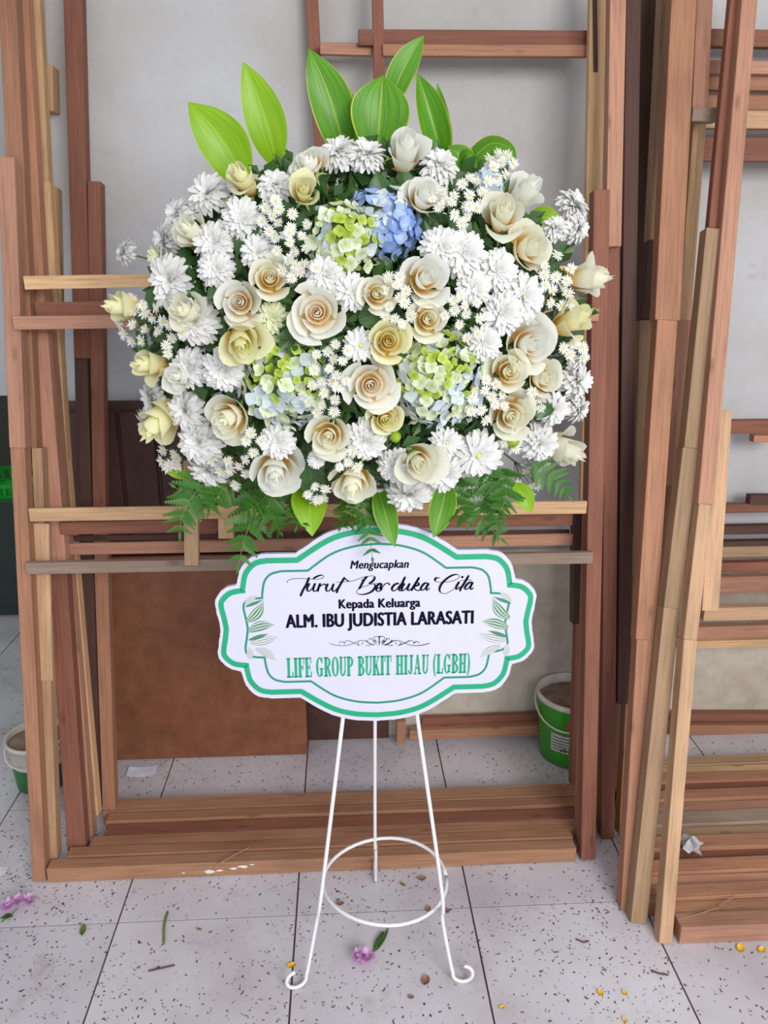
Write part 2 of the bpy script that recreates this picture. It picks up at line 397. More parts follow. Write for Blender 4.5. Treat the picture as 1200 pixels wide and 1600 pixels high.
# frame 6
f6 = frame('sixth wooden frame of the stack, tall dark left post with a shorter one beside it', (0, 1.765, 0))
post(f6, 'post', (170, 1268), (155, 800), 1.765, K, 20, 'brown'); post(f6, 'post', (155, 800), (147, 283), 1.765, K, 20, 'red')
post(f6, 'post', (150, 1262), (127, 560), 1.775, K, 18, 'dark'); post(f6, 'post', (129, 560), (112, -40), 1.770, K, 27, 'red')
rail_on_floor(f6, -0.66, 0.66, 1.762, 0.052, 0.041, 'tan')
post(f6, 'post', (902, 1229), (915, 800), 1.80, K, 18, 'red')
# loose sticks in the left bundle
def loose(label, pa, pb, b, k, wpx, mat, thk=0.03, group='loose timber sticks leaning on the wall'):
    a = PL(pa[0], pa[1], b, k); c = PL(pb[0], pb[1], b, k)
    if a.z < 0.004: a = a + (c-a)*((0.004-a.z)/(c.z-a.z))
    me, m = stick_mesh('timber_stick', a, c, wpx*mpp((a+c)/2), thk, M[mat], 'V' if abs(c.z-a.z) > abs(c.x-a.x) else 'H')
    o = link('timber_stick', me, None, m); return tag(o, label, 'stick', group)
loose('outermost yellow stick rising from the left bundle out of the picture top', (84, 560), (52, -60), 1.79, K, 13, 'yellow')
loose('inner yellow stick just left of the outermost yellow one in the left bundle', (70, 560), (34, -60), 1.775, K, 15, 'pale')
loose('yellow stick in the left bundle with a slanted top, right of its neighbours', (104, 1180), (84, 292), 1.83, K, 11, 'olive')
loose('dark slim stick standing between the dark left post and the white wall', (137, 1250), (119, 400), 1.84, K, 12, 'dark')
loose('square-ended pale stick hanging behind the left ferns over two rails', (299, 884), (297, 720), 1.535, K, 22, 'olive', 0.02)
loose('short yellow stick end showing below the yellow rail behind the left ferns', (353, 842), (352, 740), 1.57, K, 24, 'yellow', 0.02)
loose('dark red short post ending above the right bucket', (906, 975), (908, 800), 1.66, K, 23, 'dark', 0.03)
# upper rails near the wall
loose('dark brown rail across the wall at the top, upper of two', (560, 58), (930, 60), 1.88, 0.08, 22, 'red', 0.03)
loose('lighter brown rail under the dark one across the wall at the top', (598, 78), (925, 79), 1.87, 0.08, 16, 'brown', 0.02)
loose('short light rail between the two upright slats behind the big leaves', (500, 75), (584, 77), 1.90, 0.08, 16, 'pink', 0.02)
loose('slanting upright slat behind the tall left leaf of the middle', (512, 420), (484, -50), 1.90, 0.1, 19, 'red', 0.02)
loose('straight upright slat behind the middle leaves', (600, 420), (589, -50), 1.84, 0.1, 17, 'red', 0.02)

# ------------------------------------------------------------------ right-hand bundle
GR = 'leaning posts at the right'
def rpost(label, px_foot, segs, k, wpx, mats, thk=0.034, yoff=0.0, cat='post'):
    f = PF(*px_foot); b = f.y+yoff
    t = thing('leaning_post', label, cat, (f.x, f.y, 0), GR)
    pts = [px_foot]+segs
    for i in range(len(pts)-1):
        wp = wpx[i] if isinstance(wpx, (list, tuple)) else wpx
        post(t, 'timber', pts[i], pts[i+1], b, k, wp, mats[i] if isinstance(mats, (list, tuple)) else mats, thk)
    return t
rpost('nearest right post, long and slanting to the upper right with its foot on the floor', (1040, 1478), [(1079, 1000), (1103, 788)], 0.30, [21, 22], ['pale', 'pale'])
rpost('upper pinkish length of the nearest right post, crossing the picture top', (1040, 1474), [(1079, 996)], 0.30, [8], ['pale'], 0.02, 0.02)
t = bpy.data.objects[-1] if False else None
l2 = thing('leaning_post', 'pinkish upper post above the nearest right one, running out at the top right', 'post', PL(1103, 788, 1.30, 0.30), GR)
post(l2, 'timber', (1103, 788), (1176, -50), 1.30, 0.30, 25, 'pink')
l3 = thing('leaning_post', 'dark side post just left of the pinkish one at the top right', 'post', PL(1118, 356, 1.335, 0.29), GR)
post(l3, 'timber', (1117, 356), (1156, -50), 1.325, 0.30, 20, 'red', 0.02)
rpost('pale olive post second from the front at the right, foot beside the tile joint', (998, 1446), [(1050, 950), (1080, 700), (1115, 356)], 0.27, [26, 26, 22], ['olive', 'olive', 'olive'])
l4 = thing('leaning_post', 'short wide board with split end, right of the nearest post', 'post', PL(1108, 950, 1.36, 0.29), GR)
post(l4, 'timber', (1110, 955), (1131, 641), 1.345, 0.295, 27, 'pale', 0.03)
rpost('wide light brown post third from the front at the right', (984, 1425), [(1009, 1000), (1043, 500), (1072, -50)], 0.27, [28, 32, 40], ['brown', 'brown', 'brown'])
rpost('pinkish rough-sawn post behind the olive one at the right', (1004, 1400), [(1030, 985), (1052, 760), (1070, 500), (1094, 190)], 0.29, [20, 20, 24, 20], ['brown', 'pink', 'pink', 'yellow'], 0.03, 0.015)
l5 = thing('leaning_post', 'pinkish post piece with square lower end at the upper right', 'post', PL(1094, 167, 1.42, 0.29), GR)
post(l5, 'timber', (1094, 169), (1104, -50), 1.40, 0.29, 25, 'pink')
loose('small grey-brown block wedged between the posts at the upper right', (1082, 179), (1122, 179), 1.395, 0.29, 20, 'grey', 0.03)
rpost('narrow dark olive post with an orange-brown lower length at the right', (977, 1305), [(998, 900), (1012, 500), (1026, 375), (1048, -50)], 0.19, [20, 24, 24, 24], ['brown', 'olive', 'dark', 'olive'], 0.035)  # lowest timber is browner than the olive and dark ones above
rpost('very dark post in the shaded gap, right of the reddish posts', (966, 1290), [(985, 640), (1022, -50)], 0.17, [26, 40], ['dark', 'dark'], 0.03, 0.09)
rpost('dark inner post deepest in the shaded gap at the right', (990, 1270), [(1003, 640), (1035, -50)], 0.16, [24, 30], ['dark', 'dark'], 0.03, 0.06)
l6 = thing('leaning_post', 'pinkish post ending squarely beside the rightmost white flowers', 'post', PL(960, 385, 1.60, K), GR)
post(l6, 'timber', (959, 385), (967, -50), 1.60, K, 25, 'pink', 0.03)
l7 = thing('leaning_post', 'yellow post with a dark streak rising above the right edge of the flowers', 'post', PL(920, 790, 1.655, K), GR)
o = post(l7, 'timber', (919, 790), (936, -50), 1.70, K, 25, 'yellow', 0.02)
post(l7, 'dark_streak', (931, 112), (929, -50), 1.697, K, 7, 'dark', 0.003, label='dark bark streak')
l8 = thing('leaning_post', 'dark brown strip between the pinkish post and the shaded gap', 'post', PL(985, 600, 1.64, K), GR)
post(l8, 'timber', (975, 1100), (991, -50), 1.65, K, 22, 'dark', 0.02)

# right stack: bottom rails of many frames
GS = 'bottom rails of the right stack'
seq = [('pink', .042, .046), ('tan', .038, .040), ('brown', .042, .047), ('pink', .040, .038), ('brown', .044, .045), ('red', .034, .036), ('brown', .046, .046),
       ('olive', .038, .038), ('grey', .052, .044), ('pink', .044, .040), ('brown', .042, .047), ('red', .040, .036), ('brown', .040, .045), ('yellow', .030, .040), ('olive', .044, .043)]
words = ['front pinkish', 'grey-tinged', 'light brown', 'rosy', 'thick brown', 'thin reddish', 'raised brown', 'olive tan', 'wide weathered grey', 'pale rosy', 'high brown', 'low reddish', 'dull brown', 'thin yellow', 'rear olive']
y = 1.302
left = [0.725, 0.70, 0.665, 0.68, 0.69, 0.74, 0.70, 0.73, 0.72, 0.80, 0.74, 0.78, 0.80, 0.82, 0.84]
ordw = ['nearest the camera', 'second from the front', 'third from the front', 'fourth from the front', 'fifth from the front', 'sixth from the front', 'seventh from the front', 'eighth from the front', 'under the crumpled plastic', 'tenth from the front', 'eleventh from the front', 'twelfth from the front', 'thirteenth from the front', 'fourteenth from the front', 'last before the bare floor strip']
for i, (mt, dy, h) in enumerate(seq):
    me, m = stick_mesh('floor_rail', (left[i], y, 0.001+h/2), (1.9, y+0.01*((i % 3)-1), 0.001+h/2), h, dy-0.0015, M[mt], 'H')
    o = link('floor_rail', me, None, m)
    tag(o, '%s rail lying at lower right, %s' % (words[i], ordw[i]), 'rail', GS)
    y += dy
loose('brown rail lying against the wall foot behind the right stack', (1048, 1141), (1290, 1141), 2.085, 0.0, 17, 'brown', 0.03)
loose('reddish rail low at the wall behind the right stack', (1048, 1122), (1290, 1122), 2.10, 0.0, 12, 'red', 0.03)
# horizontals seen between the posts on the right
HR = [(1040, 57, 24, 'red', 2.04, 'top red-brown rail at the upper right corner'),
      (1108, 104, 18, 'pink', 1.98, 'pink-brown rail second from the top at the upper right'),
      (1050, 128, 20, 'brown', 2.00, 'brown rail third from the top at the upper right'),
      (1050, 158, 22, 'brown', 2.03, 'wide brown rail fourth from the top at the upper right'),
      (1050, 185, 26, 'pale', 2.00, 'pale tan rail fifth from the top at the upper right'),
      (1050, 232, 34, 'red', 2.02, 'widest red-brown rail above the bare wall at the upper right'),
      (1100, 668, 21, 'red', 2.05, 'single red-brown rail halfway down at the right edge'),
      (1040, 797, 14, 'red', 2.05, 'thin red-brown rail under the small dark block at the right'),
      (1040, 831, 14, 'dark', 2.05, 'thin dark rail below the thin red-brown one at the right'),
      (1040, 852, 7, 'dark', 2.04, 'thinnest dark rail at the right edge'),
      (1040, 865, 17, 'olive', 2.03, 'weathered olive rail at the right edge, mid height'),
      (1040, 889, 15, 'red', 2.02, 'reddish rail between olive and pink ones at the right edge'),
      (1040, 917, 28, 'pink', 1.99, 'broad pink-brown rail at the right edge, mid height'),
      (1100, 961, 22, 'pale', 1.86, 'pale rail starting at the split board, right edge'),
      (1060, 990, 20, 'pink', 2.00, 'pinkish rail below the pale one at the right edge'),
      (1060, 1009, 13, 'yellow', 1.98, 'thin yellow rail, lowest of the right-edge rails above bare wall')]
for x0, yy, wp, mt, Yd, lb in HR:
    a = PY(x0, yy, Yd); a2 = Vector((a.x+0.95, Yd+0.004, a.z))
    me, m = stick_mesh('wall_rail', a, a2, wp*mpp(a), 0.026, M[mt], 'H')
    tag(link('wall_rail', me, None, m), lb, 'rail', 'horizontal rails behind the right posts')
loose('dark little block on a rail at the right edge, mid height', (1172, 782), (1230, 782), 2.05, 0.0, 16, 'dark', 0.026)
loose('small brown block under the halfway rail at the right edge', (1178, 686), (1230, 686), 2.03, 0.0, 11, 'brown', 0.026)
loose('rail lying on the floor behind the stand legs, at the wall', (640, 1150), (870, 1140), 2.07, 0.0, 17, 'brown', 0.03)
loose('short stick end beside the floor rail behind the stand legs', (627, 1163), (627, 1128), 2.06, 0.0, 14, 'brown', 0.03)
loose('dark rail on the wall foot just above the brown floor rail', (660, 1128), (845, 1122), 2.10, 0.0, 12, 'red', 0.02)

# ------------------------------------------------------------------ panels behind the frames
def panel_mat(name, c1, c2):
    t = NT(name); tc = t.N('ShaderNodeTexCoord')
    mp = t.N('ShaderNodeMapping'); mp.inputs['Scale'].default_value = (9, 9, 9); t.L(tc.outputs['Object'], mp.inputs[0])
    n = t.noise(mp.outputs[0], 2.0, 6, 0.65); n2 = t.noise(tc.outputs['Object'], 3.5, 4)
    c = t.ramp(n, [(0.3, c1), (0.7, c2)])
    c = t.mix(0.7, c, t.ramp(n2, [(0.3, (0.6, 0.55, 0.52, 1)), (0.65, (1, 1, 1, 1))]), 'MULTIPLY')
    t.L(c, t.b.inputs['Base Color']); t.b.inputs['Roughness'].default_value = 0.5; t.bump(n, 0.2, 0.001); return t.m
M['ply'] = panel_mat('brown_plywood', rgb(120, 72, 46), rgb(150, 94, 64))
M['door'] = panel_mat('dark_varnished_door', rgb(66, 40, 34), rgb(88, 54, 44))
pan = thing('plywood_sheet', 'brown plywood sheet standing on the floor behind the left frames', 'plywood', (-0.4, 2.05, 0))
mb = MB(); mb.box(-0.42, 0.275, 0.0, 0.012, 0.003, 0.66); mb.obj('board', M['ply'], pan)
dr = thing('old_door', 'dark varnished panelled door leaning on the wall behind the plywood', 'door', (-0.42, 2.11, 0))
mb = MB(); mb.box(-0.42, 0.55, 0.012, 0.034, 0.003, 1.085); mb.obj('door_slab', M['door'], dr)
for i, (x0, x1) in enumerate([(-0.42, -0.30), (-0.285, -0.20), (-0.19, -0.10), (-0.09, 0.0), (0.03, 0.10), (0.115, 0.20), (0.21, 0.30), (0.31, 0.42), (0.44, 0.55)]):
    mb = MB(); mb.box(x0, x1, 0.0, 0.0125, 0.70, 1.06); me = mb.mesh('door_panel', M['door']); bevel(me, 0.003); link('door_panel', me, dr)
mb = MB(); mb.box(0.0, 0.055, -0.02, 0.004, 0.67, 1.085); mb.obj('door_stile', M['red'], dr)
M['paleboard'] = panel_mat('pale_grained_board', rgb(186, 176, 162), rgb(212, 204, 190))
mb = MB(); mb.box(0.0, 1.8, 0.0, 0.009, 0.002, 0.63); o = mb.obj('pale_board', M['paleboard']); o.location = (-0.05, 2.135, 0); tag(o, 'pale beige grained board along the foot of the back wall', 'board')
# light batten remnant on the wall at the upper left
loose('stained wooden block fixed to the wall at the upper left', (68, 172), (66, 100), 2.10, 0.0, 30, 'pale', 0.05)

# left: dim corner with low dark cabinet, green basket
cab = PF(14, 962); bk = PY(14, 792, cab.y+0.2)
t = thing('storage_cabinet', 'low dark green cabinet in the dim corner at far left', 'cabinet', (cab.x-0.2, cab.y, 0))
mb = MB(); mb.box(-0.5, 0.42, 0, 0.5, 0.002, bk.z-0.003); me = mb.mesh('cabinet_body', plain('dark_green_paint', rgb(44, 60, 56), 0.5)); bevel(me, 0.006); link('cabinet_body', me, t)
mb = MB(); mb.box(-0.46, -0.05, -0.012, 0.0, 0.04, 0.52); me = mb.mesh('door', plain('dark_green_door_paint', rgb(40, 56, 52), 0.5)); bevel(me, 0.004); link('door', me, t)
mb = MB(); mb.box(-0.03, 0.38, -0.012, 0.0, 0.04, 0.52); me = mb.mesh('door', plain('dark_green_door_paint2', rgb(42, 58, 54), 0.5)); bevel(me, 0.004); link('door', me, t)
bk = PY(14, 792, cab.y+0.2)
bt = thing('plastic_basket', 'bright green plastic basket with slotted rim at far left', 'basket', (bk.x+0.07, cab.y+0.2, bk.z))
M['basket'] = plain('bright_green_plastic', rgb(24, 176, 50), 0.35)
mb = MB(); n = 28
mb.lathe([(0.10, 0.002), (0.13, 0.002), (0.165, 0.09), (0.17, 0.09), (0.135, 0.0)], n); mb.lathe([(0.001, 0.004), (0.13, 0.004)], n); mb.obj('basket_body', M['basket'], bt, True)
mb = MB(); mb.lathe([(0.178, 0.135), (0.192, 0.135), (0.192, 0.15), (0.178, 0.15), (0.178, 0.135)], 36)
mb.lathe([(0.165, 0.085), (0.176, 0.085), (0.176, 0.098), (0.165, 0.098), (0.165, 0.085)], 36); mb.obj('rim', M['basket'], bt)
sl = MB(); sl.box(-0.006, 0.006, 0.168, 0.176, 0.09, 0.14); slm = sl.mesh('slat', M['basket'])
for i in range(30): link('slat', slm, bt, Matrix.Rotation(2*pi*i/30, 4, 'Z'))

# ------------------------------------------------------------------ buckets
M['rim_white'] = plain('dirty_white_plastic', rgb(214, 208, 200), 0.5)
M['concrete'] = plain('dried_cement', rgb(138, 116, 102), 0.95, var=0.35, scale=24)
M['bucket_green'] = plain('green_print', rgb(52, 148, 34), 0.45)
M['bucket_dgreen'] = plain('deep_green_print', rgb(30, 112, 52), 0.45)
M['red_print'] = plain('red_print', rgb(206, 66, 36), 0.5)
M['label_print'] = plain('grey_label_print', rgb(186, 186, 178), 0.6)
M['ink'] = plain('black_ink', rgb(14, 12, 34), 0.9, var=0.02)
M['ink'].node_tree.nodes['Principled BSDF'].inputs['Specular IOR Level'].default_value = 0.15
def bucket(label, c, r, h, body, two_tone, ang):
    b = thing('paint_bucket', label, 'bucket', (c.x, c.y, 0.001), 'paint buckets filled with dried cement')
    s = lambda z: r*(0.86+0.14*z/h)
    mb = MB()
    z1 = h*0.52 if two_tone else h*0.93
    mb.lathe([(0.002, 0), (s(0)-0.004, 0), (s(0), 0.004), (s(z1), z1)], 40); mb.obj('bucket_body', body, b, True)
    mb = MB(); mb.lathe([(s(z1), z1), (s(h*0.93), h*0.93), (s(h)+0.005, h*0.93), (s(h)+0.005, h), (s(h)-0.003, h), (s(h)-0.004, h*0.86)], 40)
    mb.obj('rim', M['rim_white'], b, True)
    mb = MB(); P = []
    rr = random.Random(3)
    for j in range(7):
        for i in range(25):
            t = 2*pi*i/24; q = j/6*(s(h)-0.005); nx = sin(3*t)*cos(5*j)*0.006+rr.uniform(-.004, .004)
            P.append((q*cos(t), q*sin(t), h*0.88+(0.012*sin(2*t+1)+nx)*(j/6)*(1 if j < 6 else 0.4)))
    for j in range(7): P[j*25+24] = P[j*25]
    mb.grid(P, 25, 7, uv=False); mb.obj('dried_cement', M['concrete'], b, False)
    mb = MB(); pts = []
    for i in range(17):
        t = i/16*pi; a = ang+pi/2-t
        pts.append(((s(h)+0.007)*cos(ang-pi/2+i/16*pi), (s(h)+0.007)*sin(ang-pi/2+i/16*pi), h*0.94-sin(t)*h*0.30))
    mb.tube(pts, 0.003, 6); mb.obj('handle', M['rim_white'], b, True)
    def patch(nm, a0, a1, z0, z1, mt, dr_=0.0008, skew=0.0):
        mb = MB(); P = []
        for j in range(3):
            z = z0+(z1-z0)*j/2
            for i in range(9):
                a = a0+(a1-a0)*i/8; zz = z+skew*(i/8)
                P.append(((s(zz)+dr_)*cos(a), (s(zz)+dr_)*sin(a), zz))
        mb.grid(P, 9, 3, uv=False); return mb.obj(nm, mt, b, True)
    return b, patch
c = PF(904, 1205); c = Vector((c.x, c.y+0.095, 0))
b, patch = bucket('green paint bucket of dried cement behind the right frame posts', c, 0.108, 0.215, M['bucket_green'], False, radians(240))
patch('printed_label', radians(217), radians(262), 0.055, 0.115, M['label_print'])
for i in range(5): patch('label_line', radians(220), radians(258-i*2), 0.104-i*0.010, 0.1065-i*0.010, M['ink'], 0.0014)
for i in range(7):
    patch('label_mark', radians(236+i*3.4), radians(238+i*3.4), 0.058+0.004*(i % 2), 0.067+0.003*(i % 3), M['ink'], 0.0016)
patch('red_patch', radians(245), radians(275), 0.135, 0.17, M['red_print'])
for i in range(3): patch('red_patch_mark', radians(250+i*8), radians(253+i*8), 0.142, 0.164, M['rim_white'], 0.0014)
c = PF(57, 1240); c = Vector((c.x, c.y+0.06, 0))
b, patch = bucket('two-tone green and white paint bucket at far left behind the posts', c, 0.083, 0.155, M['bucket_dgreen'], True, radians(250))
patch('blue_patch', radians(296), radians(330), 0.01, 0.075, plain('blue_print', rgb(62, 66, 110), 0.5))
patch('red_patch', radians(285), radians(312), 0.098, 0.128, M['red_print'])

# ------------------------------------------------------------------ the flower stand
M['enamel'] = plain('white_enamel_wire', rgb(232, 232, 236), 0.35, var=0.03)
st = thing('flower_stand', 'white wire tripod flower stand with ring and curled feet', 'stand', (0.062, 1.33, 0))
def rel(p, o): return Vector(p)-Vector(o.location)
def wire(name, pts, r, par, n=6, mat=None):
    mb = MB(); mb.tube([rel(p, par) for p in catmull(pts, n)], r, 8); return mb.obj(name, mat or M['enamel'], par, True)
R = 0.0040
FL, FRt, FB = PF(478, 1540), PF(708, 1535), PF(587, 1383)
JL, JR, JB = PL(536, 1120, 1.245, 0.04), PL(652, 1120, 1.245, 0.04), PY(586, 1120, 1.415)
top = Vector((0.062, 1.33, 1.16))
def leg(foot, mid, joint, out, side):
    # curl: a loop lying outward from the foot
    loop = []
    o = Vector(out).normalized(); rr = 0.021
    cen = foot + o*rr*0.9 + Vector((0, 0, rr+R))
    for i in range(9):
        a = radians(10)-i*radians(34)
        loop.append(cen + o*(-cos(a)*rr) + Vector((0, 0, sin(a)*rr)))
    loop = loop[::-1]
    d = (joint-loop[-1])
    pts = loop + [loop[-1]+d*0.04+o*(-0.002), loop[-1]+d*0.22 - o*0.006, mid, joint, joint+(top-joint)*0.5, top+(joint-top).normalized()*0.03]
    return wire('leg', pts, R, st)
leg(FL, PL(503, 1390, 1.225, 0.04), JL, PF(455, 1552)-PF(478, 1545)+Vector((-0.01, -0.004, 0)), -1)
leg(FRt, PL(690, 1390, 1.225, 0.04), JR, PF(735, 1540)-PF(712, 1540)+Vector((0.01, -0.002, 0)), 1)
leg(FB, PY(586, 1313, 1.475), JB, (0.0, 0.7, 0), 0)
ring = []
rc = Vector((0.075, 1.352, 0.165))
for i in range(41):
    a = 2*pi*i/40; ring.append(rc+Vector((0.134*cos(a), 0.125*sin(a), 0.004*sin(2*a))))
mb = MB(); mb.tube([rel(p, st) for p in ring], R, 8); mb.obj('ring', M['enamel'], st, True)
ring2 = [Vector((0.062+0.06*cos(2*pi*i/24), 1.34+0.06*sin(2*pi*i/24), 1.06)) for i in range(25)]
mb = MB(); mb.tube([rel(p, st) for p in ring2], R, 8); mb.obj('top_ring', M['enamel'], st, True)

# ------------------------------------------------------------------ the sign board
SB, SK = 1.222, 0.06
SCN = PL(590, 977, SB, SK)
sign = thing('sign_board', 'white scalloped condolence board with green border, fixed to the flower stand', 'sign', SCN)
_sz = Vector((0, SK, 1)).normalized()
def S(px, py, off=0.0):          # photo pixel -> sign-local point (x right, z up along the board), off = towards the viewer
    p = PL(px, py, SB, SK)-SCN
    return Vector((p.x, 0, p.dot(_sz)))
sx = (S(714, 977).x-S(466, 977).x)/248; szz = (S(590, 900).z-S(590, 1054).z)/154
sign.rotation_euler = (-math.atan(SK), 0, 0)
def A(dx, dy): return (dx*sx, dy*szz)     # symmetric shape units (pixels about the centre)
def outline(q, scale=(1, 1)):
    """q: top-right quadrant as list of segments of points from (0,H) to (W,0) -> closed polyline"""
    out = []
    for seg in q:
        s = catmull([Vector((a, b, 0)) for a, b in seg], 6) if len(seg) > 2 else [Vector((seg[0][0], seg[0][1], 0)), Vector((seg[1][0], seg[1][1], 0))]
        out += [(p.x, p.y) for p in s]
    full = out + [(x, -y) for x, y in reversed(out)] + [(-x, -y) for x, y in out] + [(-x, y) for x, y in reversed(out)]
    res = []
    for p in full:
        if not res or (abs(p[0]-res[-1][0])+abs(p[1]-res[-1][1])) > 0.6: res.append(p)
    if abs(res[0][0]-res[-1][0])+abs(res[0][1]-res[-1][1]) < 0.6: res.pop()
    return res
G1 = [[(0, 144), (38, 141), (75, 130), (122, 102)], [(122, 102), (168, 102)], [(168, 102), (186, 98), (200, 84), (205, 66), (206, 58)], [(206, 58), (224, 55), (236, 46), (240, 36), (236, 14), (234, 0)]]
G2 = [[(0, 124), (34, 121), (70, 110), (106, 86)], [(106, 86), (146, 86)], [(146, 86), (162, 82), (172, 72), (176, 56), (177, 46)], [(177, 46), (192, 45), (203, 40), (206, 32), (203, 14), (201, 0)]]
G0 = [[(0, 154), (40, 151), (80, 139), (124, 112)], [(124, 112), (170, 112)], [(170, 112), (192, 107), (208, 90), (214, 70), (215, 67)], [(215, 67), (232, 62), (245, 50), (249, 38), (245, 14), (243, 0)]]
M['board'] = NT('white_vinyl_board').m
_t = M['board']; _b = _t.node_tree.nodes['Principled BSDF']; _b.inputs['Base Color'].default_value = rgb(203, 202, 224); _b.inputs['Roughness'].default_value = 0.45
_tc = _t.node_tree.nodes.new('ShaderNodeTexCoord'); _n = _t.node_tree.nodes.new('ShaderNodeTexNoise'); _n.inputs['Scale'].default_value = 9; _n.inputs['Detail'].default_value = 2; _n.inputs['Distortion'].default_value = 1.5
_bu = _t.node_tree.nodes.new('ShaderNodeBump'); _bu.inputs['Strength'].default_value = 0.35; _bu.inputs['Distance'].default_value = 0.006
_t.node_tree.links.new(_tc.outputs['Object'], _n.inputs[0]); _t.node_tree.links.new(_n.outputs[0], _bu.inputs['Height']); _t.node_tree.links.new(_bu.outputs[0], _b.inputs['Normal'])
M['foamcore'] = plain('rough_white_foam_edge', rgb(214, 210, 214), 0.9)
M['green_print'] = plain('emerald_print', rgb(10, 158, 112), 0.5, var=0.03)
M['green_line'] = plain('teal_green_print', rgb(18, 134, 106), 0.5, var=0.03)
import bmesh
def poly_obj(name, loops, mat, y0, thick, parent):
    """filled polygon(s) in the board plane; loops = list of closed lists of local (x, z)"""
    bm = bmesh.new()
    for lp in loops:
        vs = [bm.verts.new((x, y0, z)) for x, z in lp]
        try: bm.faces.new(vs)
        except Exception: pass
    if thick:
        r = bmesh.ops.extrude_face_region(bm, geom=bm.faces[:])
        bmesh.ops.translate(bm, verts=[v for v in r['geom'] if isinstance(v, bmesh.types.BMVert)], vec=(0, thick, 0))
    bmesh.ops.triangulate(bm, faces=bm.faces[:]); bmesh.ops.recalc_face_normals(bm, faces=bm.faces[:])
    me = bpy.data.meshes.new(name); bm.to_mesh(me); bm.free(); me.materials.append(mat)
    return link(name, me, parent)
o0 = outline(G0)
rr = random.Random(5)
lp = [A(x+rr.uniform(-.5, .5), y+rr.uniform(-.5, .5)) for x, y in o0]
poly_obj('board', [lp], M['board'], 0.0, 0.010, sign)
def band(name, pts, wpx, mat, y):
    n = len(pts); mb = MB(); P = []
    offs = []
    for i in range(n):
        a, b, c = Vector(pts[i-1]), Vector(pts[i]), Vector(pts[(i+1) % n])
        t1 = (b-a).normalized(); t2 = (c-b).normalized(); n1 = Vector((-t1.y, t1.x)); n2 = Vector((-t2.y, t2.x))
        m = (n1+n2); m = m.normalized() if m.length > 1e-6 else n1
        k = 1/max(0.55, m.dot(n1)); offs.append((b+m*(wpx/2*k), b-m*(wpx/2*k)))
    for i in range(n):
        j = (i+1) % n
        q = [A(*offs[i][0]), A(*offs[i][1]), A(*offs[j][1]), A(*offs[j][0])]
        mb.quad(*[(x, y, z) for x, z in q])
    return mb.obj(name, mat, sign)
band('outer_border', outline(G1), 8.2, M['green_print'], -0.0005)
band('inner_border', outline(G2), 3.2, M['green_line'], -0.0005)
# lettering
def text_part(name, s, x0, x1, y0, y1, bold, shear, mat):
    cu = bpy.data.curves.new(name, 'FONT'); cu.body = s;  cu.shear = shear; cu.resolution_u = 4; cu.space_character = 1.05
    ob = bpy.data.objects.new(name, cu); COL.objects.link(ob); dg = bpy.context.evaluated_depsgraph_get(); dg.update()
    me = bpy.data.meshes.new_from_object(ob.evaluated_get(dg)); bpy.data.objects.remove(ob); me.materials.clear(); me.materials.append(mat)
    if bold:
        import bmesh as _bm
        b_ = _bm.new(); h_ = max(v.co.y for v in me.vertices)
        for k, (ox, oy) in enumerate(((-1, 0), (1, 0), (0, .35), (0, -.35), (-.5, 0), (.5, 0))):
            m2 = me.copy(); m2.transform(Matrix.Translation((ox*bold, oy*bold, 0.0004*k))); b_.from_mesh(m2); bpy.data.meshes.remove(m2)
        b_.to_mesh(me); b_.free()
    xs = [v.co.x for v in me.vertices]; ys = [v.co.y for v in me.vertices]
    a, b, c, d = min(xs), max(xs), min(ys), max(ys)
    ya = (y0+y1)/2; L, Rr = S(x0, ya).x, S(x1, ya).x; zt, zb = S((x0+x1)/2, y0).z, S((x0+x1)/2, y1).z
    for v in me.vertices:
        v.co = (L+(v.co.x-a)/(b-a)*(Rr-L), -0.0007-v.co.z*0.05, zb+(v.co.y-c)/(d-c)*(zt-zb))
    o = link(name, me, sign); return o
text_part('lettering', 'Mengucapkan', 547, 639, 875, 892, 0.035, 0.22, M['ink'])
text_part('lettering', 'Kepada Keluarga', 529, 657, 935, 954, 0.05, 0.0, M['ink'])
text_part('lettering', 'ALM. IBU JUDISTIA LARASATI', 446, 740, 956.5, 984.5, 0.055, 0.0, M['ink'])
# brush script
def script(name, strokes, ox, oy, sc, mat, wmin=5.5, wmax=27, straight=None):
    mb = MB()
    for st_ in strokes:
        pts = catmull([Vector((x, y, 0)) for x, y in st_], 6); L = []
        lo = wmin if (max(x for x, y in st_)-min(x for x, y in st_) > 125 or wmax < 12) else 12.0
        n = len(pts)
        for i, p in enumerate(pts):
            d = pts[min(i+1, n-1)]-pts[max(i-1, 0)]; d = d.normalized() if d.length > 1e-6 else Vector((1, 0, 0))
            dn = max(0.0, d.x*-0.42+d.y*0.9)
            e_ = min(1.0, 0.55+min(i, n-1-i)/4.0)
            wd = (lo+(wmax-lo)*dn**1.3)*e_/2
            nn = Vector((-d.y, d.x, 0)); L.append((p+nn*wd, p-nn*wd))
        Q = [[S(ox+q.x/sc, oy+q.y/sc) for q in pr] for pr in L]
        for i in range(n-1):
            a, b, c_, d_ = Q[i][0], Q[i][1], Q[i+1][1], Q[i+1][0]
            mb.quad(*[(p.x, -0.0008, p.z) for p in (a, b, c_, d_)])
    return mb.obj(name, mat, sign)
